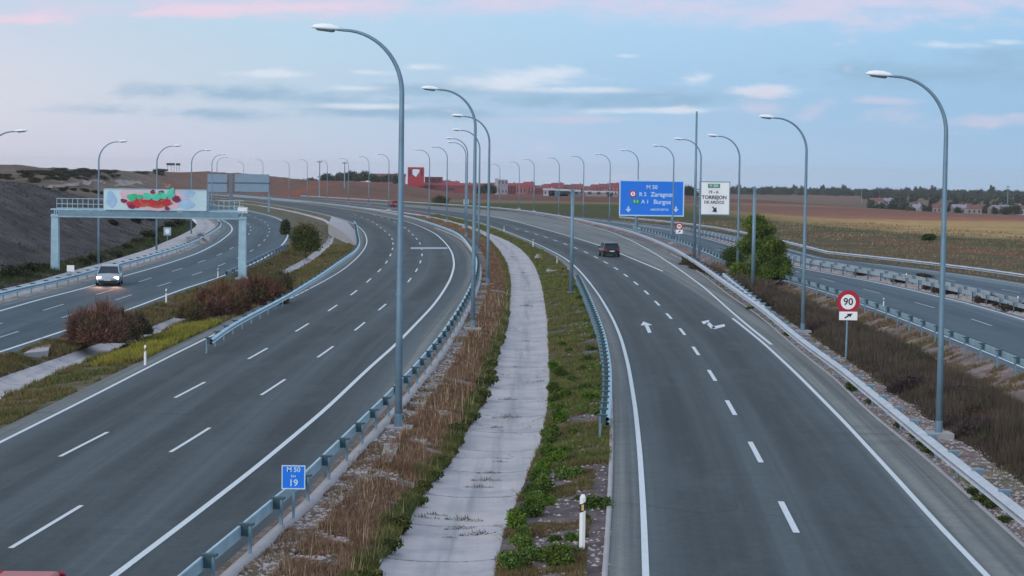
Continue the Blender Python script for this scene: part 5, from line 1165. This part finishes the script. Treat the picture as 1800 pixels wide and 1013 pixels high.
# paved embankment near the bend
q = [P(583, 386, .0), P(610, 396, .0), P(627, 410, .0), P(627, 434, .0), P(600, 420, .0), P(577, 406, .0)]
c_ = sum(q, Vector()) / len(q); n_ = len(q); mb = MB()
vs = [(a.x - c_.x, a.y - c_.y, -0.5) for a in q] + [(a.x - c_.x, a.y - c_.y, 0.05 + (0.12 if k in (2, 3) else 0.5 if k in (0, 1) else 1.0)) for k, a in enumerate(q)]
mb.add(vs, [tuple(range(n_))[::-1], tuple(range(n_, 2 * n_))] + [(k, (k + 1) % n_, n_ + (k + 1) % n_, n_ + k) for k in range(n_)])
o = mb.build('paved_embankment', 'concrete_plain'); o.location = (c_.x, c_.y, 0); tag(o, 'pale paved embankment inside the left road\'s bend, right of the green bush', 'embankment')
b = P(350, 428); s = b.y / F; t = thing('culvert_headwall', 'pale concrete culvert headwall at the end of the roadside channel', 'headwall', (b.x, b.y, 0))
MB().box((0, 1.2, 0.55), (15 * s, 0.35, 1.5)).box((-9 * s, 0.2, 0.3), (2.2, 0.35, 1.0), 0.7).box((9 * s, 0.2, 0.3), (2.2, 0.35, 1.0), -0.7).build('wall', 'concrete_plain', t)
MB().tube([(0, 0.95, 0.75), (0, 1.02, 0.75)], 0.4, 14).build('opening', 'rail_dark', t)

# hillside bushes
t = thing('hillside_bush', 'dark scrubby bush on the left hillside', 'bush', (0, 0, 0), 0, 'dark bushes on the left hillside')
mesh_obj('crown', leaf_cloud(1500, 1.4, 1.5, 8, 0.11, [(0.025, 0.035, 0.012), (0.04, 0.045, 0.02), (0.06, 0.045, 0.035)], seed=60, base=0.0), None, t); limbs(1.1, 1.2, 0.03, 5, 9, 0.1).build('stem', 'trunk', t); reg(t)
rr = random.Random(5); k = 0
def ground_hit(px, py):
    d = ray(px, py); tt = 60.0
    while tt < 2500:
        x_, y_, z_ = d.x * tt, d.y * tt, CH + d.z * tt
        if z_ < float(H(x_, y_)): return Vector((x_, y_, float(H(x_, y_))))
        tt *= 1.006
    return None
for (x, y, s_) in [(8, 492, .9), (22, 488, 1.0), (38, 490, .8), (55, 480, .9), (75, 478, .8), (150, 466, .7), (170, 462, .8), (205, 455, .7), (110, 335, 1.2), (128, 336, 1.0), (150, 338, 1.3), (168, 340, 1.2), (180, 343, 1.3), (60, 322, 1.4), (225, 440, .8), (245, 430, .8), (262, 420, 1.1), (285, 410, 1.0), (300, 402, 1.1), (315, 398, 1.1), (272, 428, .7), (240, 392, 1.0), (265, 388, 1.1), (290, 385, 1.1), (310, 388, 1.1), (200, 398, .8)]:
    g = ground_hit(x, y)
    if g is None: continue
    o = t if k == 0 else dup(t); k += 1; o.location = g - Vector((0, 0, 0.1)); o.rotation_euler = (0, 0, x); o.scale = (s_ * .75, s_ * .75, s_ * (.6 if y > 350 else .38))
hbp = t
for j_ in range(60):
    px_ = rr.choice([rr.uniform(0, 290), rr.uniform(40, 170)]); py_ = rr.uniform(303, 317); g = ground_hit(px_, py_)
    if g is None: continue
    o = dup(hbp); o.location = g - Vector((0, 0, 0.15)); o.rotation_euler = (0, 0, px_); q_ = rr.uniform(0.6, 1.5) * max(0.8, g.y / 500); o.scale = (q_ * 1.3, q_, q_ * .38)
# pale bare track on the hill
mbp = [(78, 334), (110, 331), (140, 326), (190, 321), (240, 323), (300, 331), (240, 333), (200, 331), (150, 334), (110, 338)]

def drape(name, tops, bots, mat, label=None, lift=0.12, n=40):
    V = []; Fc = []; px0, px1 = tops[0][0], tops[-1][0]; cols_ = 0
    for k in range(n + 1):
        px = px0 + (px1 - px0) * k / n; yt = np.interp(px, [a for a, _ in tops], [b_ for _, b_ in tops]); yb = np.interp(px, [a for a, _ in bots], [b_ for _, b_ in bots])
        g0 = ground_hit(px, yt); g1 = ground_hit(px, yb)
        if g0 is None or g1 is None: continue
        for f_ in np.linspace(0, 1, 7):
            x_ = g1.x + (g0.x - g1.x) * f_; y_ = g1.y + (g0.y - g1.y) * f_; V.append((x_, y_, float(H(x_, y_)) + lift))
        cols_ += 1
    for k in range(cols_ - 1):
        for q_ in range(6): a_ = k * 7 + q_; Fc.append((a_, a_ + 7, a_ + 8, a_ + 1))
    me = bpy.data.meshes.new(name); me.from_pydata(V, [], Fc); me.update(); return struct(mesh_obj(name, me, mat))
drape('dirt_track', [(78, 330), (120, 324), (160, 319), (210, 319), (250, 322), (300, 328)], [(78, 333), (120, 330), (160, 327), (210, 328), (250, 329), (300, 331)], 'soil_pale')

# ------------------------------------------------------------------ distant trees
def make_tree(seed, pal, R=2.6, hg=7.5, n=1500, leaf=0.28):
    t = thing('tree', '', 'tree'); mesh_obj('crown', leaf_cloud(n, R, hg, 9, leaf, pal, seed=seed, base=0.16, shell=0.45), None, t)
    limbs(R, hg, 0.16, 5, seed, 0.3).build('trunk', 'trunk', t); reg(t); return t
TP = [make_tree(70, [(0.035, 0.06, 0.05), (0.045, 0.07, 0.055), (0.03, 0.048, 0.045)]), make_tree(71, [(0.05, 0.07, 0.045), (0.07, 0.085, 0.055)], 3.2, 6.0), make_tree(72, [(0.035, 0.05, 0.05), (0.042, 0.055, 0.05)], 2.6, 7.6)]
cnt = [0, 0, 0]
def tree(x, Y, k, s_, label, group, dz=0.0):
    o = TP[k] if cnt[k] == 0 else dup(TP[k]); cnt[k] += 1
    o.location = (x, Y, float(H(x, Y)) - 0.2 + dz); o.rotation_euler = (0, 0, rr.uniform(0, 6)); o.scale = (s_ * rr.uniform(1.1, 1.8), s_ * rr.uniform(1.1, 1.6), s_ * rr.uniform(.8, 1.1)); o['label'] = label; o['group'] = group
for k in range(210):
    px = 1268 + (1815 - 1268) * (k + rr.uniform(-.4, .4)) / 210; Y = rr.uniform(1800, 2300)
    if 1275 < px < 1330 and k % 2: continue
    x = PY(px, 340, Y).x; tree(x, Y, rr.choice([0, 0, 1, 2]), rr.uniform(0.95, 1.35), 'dark tree in the long tree belt on the right horizon', 'trees of the belt on the right horizon')
for k in range(80):
    px = 1520 + 295 * k / 80 + rr.uniform(-4, 4); Y = rr.uniform(1080, 1600)
    x = PY(px, 360, Y).x; tree(x, Y, rr.choice([1, 0, 1, 2]), rr.uniform(0.5, 0.8), 'dark green tree in the grove behind the small pale houses', 'grove behind the small pale houses')
for k in range(34):
    px = 1530 + 285 * k / 34 + rr.uniform(-4, 4); Y = rr.uniform(880, 990)
    x = PY(px, 360, Y).x; tree(x, Y, rr.choice([1, 0]), rr.uniform(0.5, 0.75), 'round dark tree among the small houses beyond the red field', 'round trees among the distant houses')
for k in range(26):
    px = 497 + 210 * (k + rr.uniform(-.4, .4)) / 26; Y = rr.uniform(900, 1050)
    x = PY(px, 320, Y).x; tree(x, Y, rr.choice([1, 0, 1]), rr.uniform(0.7, 1.0) * (0.9 if px < 650 else .7), 'dark tree behind the red earth bank on the skyline', 'trees behind the red earth bank', )
for (px, s_) in [(852, .9), (862, .8), (868, .7), (845, .7), (1207, 1.1), (1213, 1.0), (1220, .7)]:
    Y = 950; tree(PY(px, 330, Y).x, Y, 0, s_ * .9, 'dark tree standing among the red-roofed houses', 'trees among the red-roofed houses')

# ------------------------------------------------------------------ distant buildings
def house(x, Y, w, d, h, wall, roof, label, group=None, rz=0.0, roof_h=1.6, cat='house', nm='house', zoff=0.0, win=True):
    t = thing(nm, label, cat, (x, Y, float(H(x, Y)) - 0.3 + zoff), rz, group)
    MB().box((0, 0, h / 2), (w, d, h)).build('wall', wall, t)
    if roof_h > 0:
        mb = MB(); vs = [(-w / 2 - .3, -d / 2 - .3, h), (w / 2 + .3, -d / 2 - .3, h), (w / 2 + .3, d / 2 + .3, h), (-w / 2 - .3, d / 2 + .3, h), (-w / 2 - .3, 0, h + roof_h), (w / 2 + .3, 0, h + roof_h)]
        mb.add(vs, [(0, 3, 2, 1), (0, 1, 5, 4), (2, 3, 4, 5), (0, 4, 3), (1, 2, 5)]); rf = mb.build('roof', roof, t)
        MB().box((w * .25, 0.4, h + roof_h), (0.6, 0.6, 1.0)).build('chimney', wall, rf)
    if win:
        for k in range(3):
            for z_ in ([1.6] if h < 4 else [1.6, h - 1.3]): MB().box((-w / 2 + w * (k + .5) / 3, -d / 2 - 0.02, z_), (w * .13, 0.08, 1.1)).build('window', 'pane_dark', t)
    return t
for k in range(24):
    px = 782 + 400 * k / 24 + rr.uniform(-2, 2); Y = rr.uniform(1080, 1130); x = PY(px, 335, Y).x
    if 868 < px < 898: continue
    house(x, Y, 5.2, 7, rr.choice([3.4, 4.0, 4.4]), rr.choice(['brick_red', 'brick_rose', 'brick_rose']), rr.choice(['roof_red', 'roof_brown', 'roof_red']), 'small red-roofed terraced house in the distant red row', 'red-roofed terraced houses', 0.0, rr.choice([1.4, 1.9, 2.2]))
# long red wall/building from the tower to the right
q0 = PY(722, 345, 1040); q1 = PY(860, 345, 1040)
house((q0.x + q1.x) / 2, 1040, q1.x - q0.x, 6, 3.4, 'brick_red', 'roof_red', 'long low crimson building running right from the red tower', None, 0, 1.3, 'building', 'long_building')
q0 = PY(652, 345, 1050); q1 = PY(712, 345, 1050); house((q0.x + q1.x) / 2, 1050, q1.x - q0.x, 6, 3.6, 'brick_rose', 'roof_brown', 'low brownish red building left of the tallest lamp', None, 0, 1.2, 'building', 'long_building')
Yt = 1030; a, c_ = PY(717, 294, Yt), PY(745, 345, Yt); x0 = (a.x + c_.x) / 2; g = float(H(x0, Yt)); wt_ = c_.x - a.x; zt = a.z - g
t = thing('red_tower', 'tall bright red boxy tower with a white opening in the middle', 'building', (x0, Yt, g))
MB().box((-wt_ * .36, 0, zt / 2), (wt_ * .28, 3, zt)).box((wt_ * .36, 0, zt / 2), (wt_ * .28, 3, zt)).box((0, 0, zt * .25), (wt_ * .44, 3, zt * .5)).box((0, 0, zt - .5), (wt_ * .44, 3, 1.0)).build('wall', 'frame_red', t)
MB().prism([(-wt_ * .2, zt * .5), (-wt_ * .2, zt * .62), (-wt_ * .02, zt * .5)], -1.0, 1.0, 'xz').prism([(wt_ * .2, zt * .5), (wt_ * .02, zt * .5), (wt_ * .2, zt * .75)], -1.0, 1.0, 'xz').build('brace', 'frame_red', t)
MB().box((-wt_ * .36, -1.53, zt * .7), (wt_ * .1, 0.06, zt * .3)).box((wt_ * .36, -1.53, zt * .7), (wt_ * .1, 0.06, zt * .3)).build('window', 'pane_dark', t)
q = PY(761, 330, 1035); house(q.x, 1044, 8.5, 6, 6.4, 'brick_red', 'roof_red', 'flat-topped dark red block beside the red tower', None, 0, 0, 'building', 'building')
q = PY(873, 330, 1000); house(q.x, 1000, 1.6, 5, 7.6, 'wall_white', 'roof_red', 'narrow white end tower of the pale block', None, 0, 0, 'building', 'building', win=False)
q = PY(884, 330, 1000); house(q.x, 1001, 4.6, 6, 7.0, 'wall_lilac', 'roof_red', 'pale lilac block among the red-roofed houses', None, 0, 0, 'building', 'building')
for (px, w, h, m_, lb) in [(965, 4.5, 2.6, 'wall_white', 'white domed end of the distant blue shed'), (982, 8, 2.4, 'shed_blue', 'blue-grey shed in the middle of the red houses, left part'), (1000, 9, 2.2, 'shed_blue', 'blue-grey shed with white roof edge, right part'), (1052, 11, 1.8, 'wall_cream', 'low cream building left of the blue sign'), (1076, 4, 1.6, 'wall_cream', 'small cream hut beside the blue sign')]:
    Y = 880; q = PY(px, 335, Y); t = house(q.x, Y, w, 6, h, m_, 'wall_white', lb, None, 0, 0.7, 'building', 'shed')
for k, (px, w, m_) in enumerate([(1612, 3.0, 'wall_white'), (1713, 6, 'wall_cream'), (1760, 9, 'wall_cream'), (1786, 7, 'wall_white'), (1795, 8, 'wall_cream'), (1650, 5, 'wall_cream'), (1690, 8, 'wall_lilac'), (1540, 7, 'wall_cream'), (1560, 6, 'wall_white')]):
    Y = 900 if px > 1600 else 1150; Y += k * 6; q = PY(px, 370, Y); house(q.x, Y, w, 7, 2.8, m_, 'roof_brown' if k % 2 else 'wall_lilac', 'small pale house among round dark trees, number %s from the left' % 'one two three four five six seven eight nine'.split()[sorted([1612, 1713, 1760, 1786, 1795, 1650, 1690, 1540, 1560]).index(px)], 'small pale houses on the right', rr.uniform(-.4, .4), 1.6)
# utility poles and masts
for (px, ty, Y, lb) in [(1772, 327, 1000, 'thin pole with a crosshead above the distant houses'), (1515, 333, 1300, 'thin pale pole before the right tree belt'), (562, 283, 640, 'dark thin pole on the skyline left of the tallest lamp'), (606, 285, 660, 'second dark thin pole on the skyline left of the tallest lamp')]:
    q = PY(px, ty, Y); g = float(H(q.x, Y)); t = thing('utility_pole', lb, 'pole', (q.x, Y, g)); hh = q.z - g
    MB().tube([(0, 0, 0), (0, 0, hh)], [0.22, 0.14], 8).build('pole', 'galv', t); MB().box((0, 0, hh - .3), (1.6 if Y < 1100 else .8, .2, .25)).build('crossarm', 'rail_dark', t)
# dark shelter on the hill crest
best = max((((float(H(ray(304, 290).x / ray(304, 290).y * yy_, yy_)) - CH) / yy_), yy_) for yy_ in range(450, 1300, 10)); g = PY(304, 290, best[1])
q = PY(304, 289, g.y); t = thing('hilltop_shelter', 'tiny dark flat-roofed shelter on the crest of the left hill', 'shelter', (q.x, g.y, float(H(q.x, g.y))))
hz = q.z - float(H(q.x, g.y)); s = g.y / F
MB().box((-4 * s, 0, hz), (14 * s, 1.5, 4 * s)).box((9 * s, 0, hz), (7 * s, 1.5, 4 * s)).build('roof', 'black_plastic', t)
mb = MB()
for a in (-9, -3, 2, 7, 11): mb.box((a * s, 0, hz / 2), (0.15, 0.15, abs(hz)))
mb.build('post', 'black_plastic', t)

# ------------------------------------------------------------------ air
m = bpy.data.materials.new('air'); m.use_nodes = True; m.node_tree.nodes.clear(); T = NT(m.node_tree)
pv = T.node('ShaderNodeVolumePrincipled'); pv.inputs['Color'].default_value = (0.93, 0.97, 1.0, 1); pv.inputs['Density'].default_value = 0.00008; pv.inputs['Anisotropy'].default_value = 0.0
T.l.new(pv.outputs[0], T.node('ShaderNodeOutputMaterial').inputs['Volume']); MATS['air'] = m
o = MB().box((0, 2630, -8), (12400, 5400, 60)).build('haze', 'air'); o['kind'] = 'stuff'; o['label'] = 'thin pale evening haze over the plain'; o['category'] = 'haze'
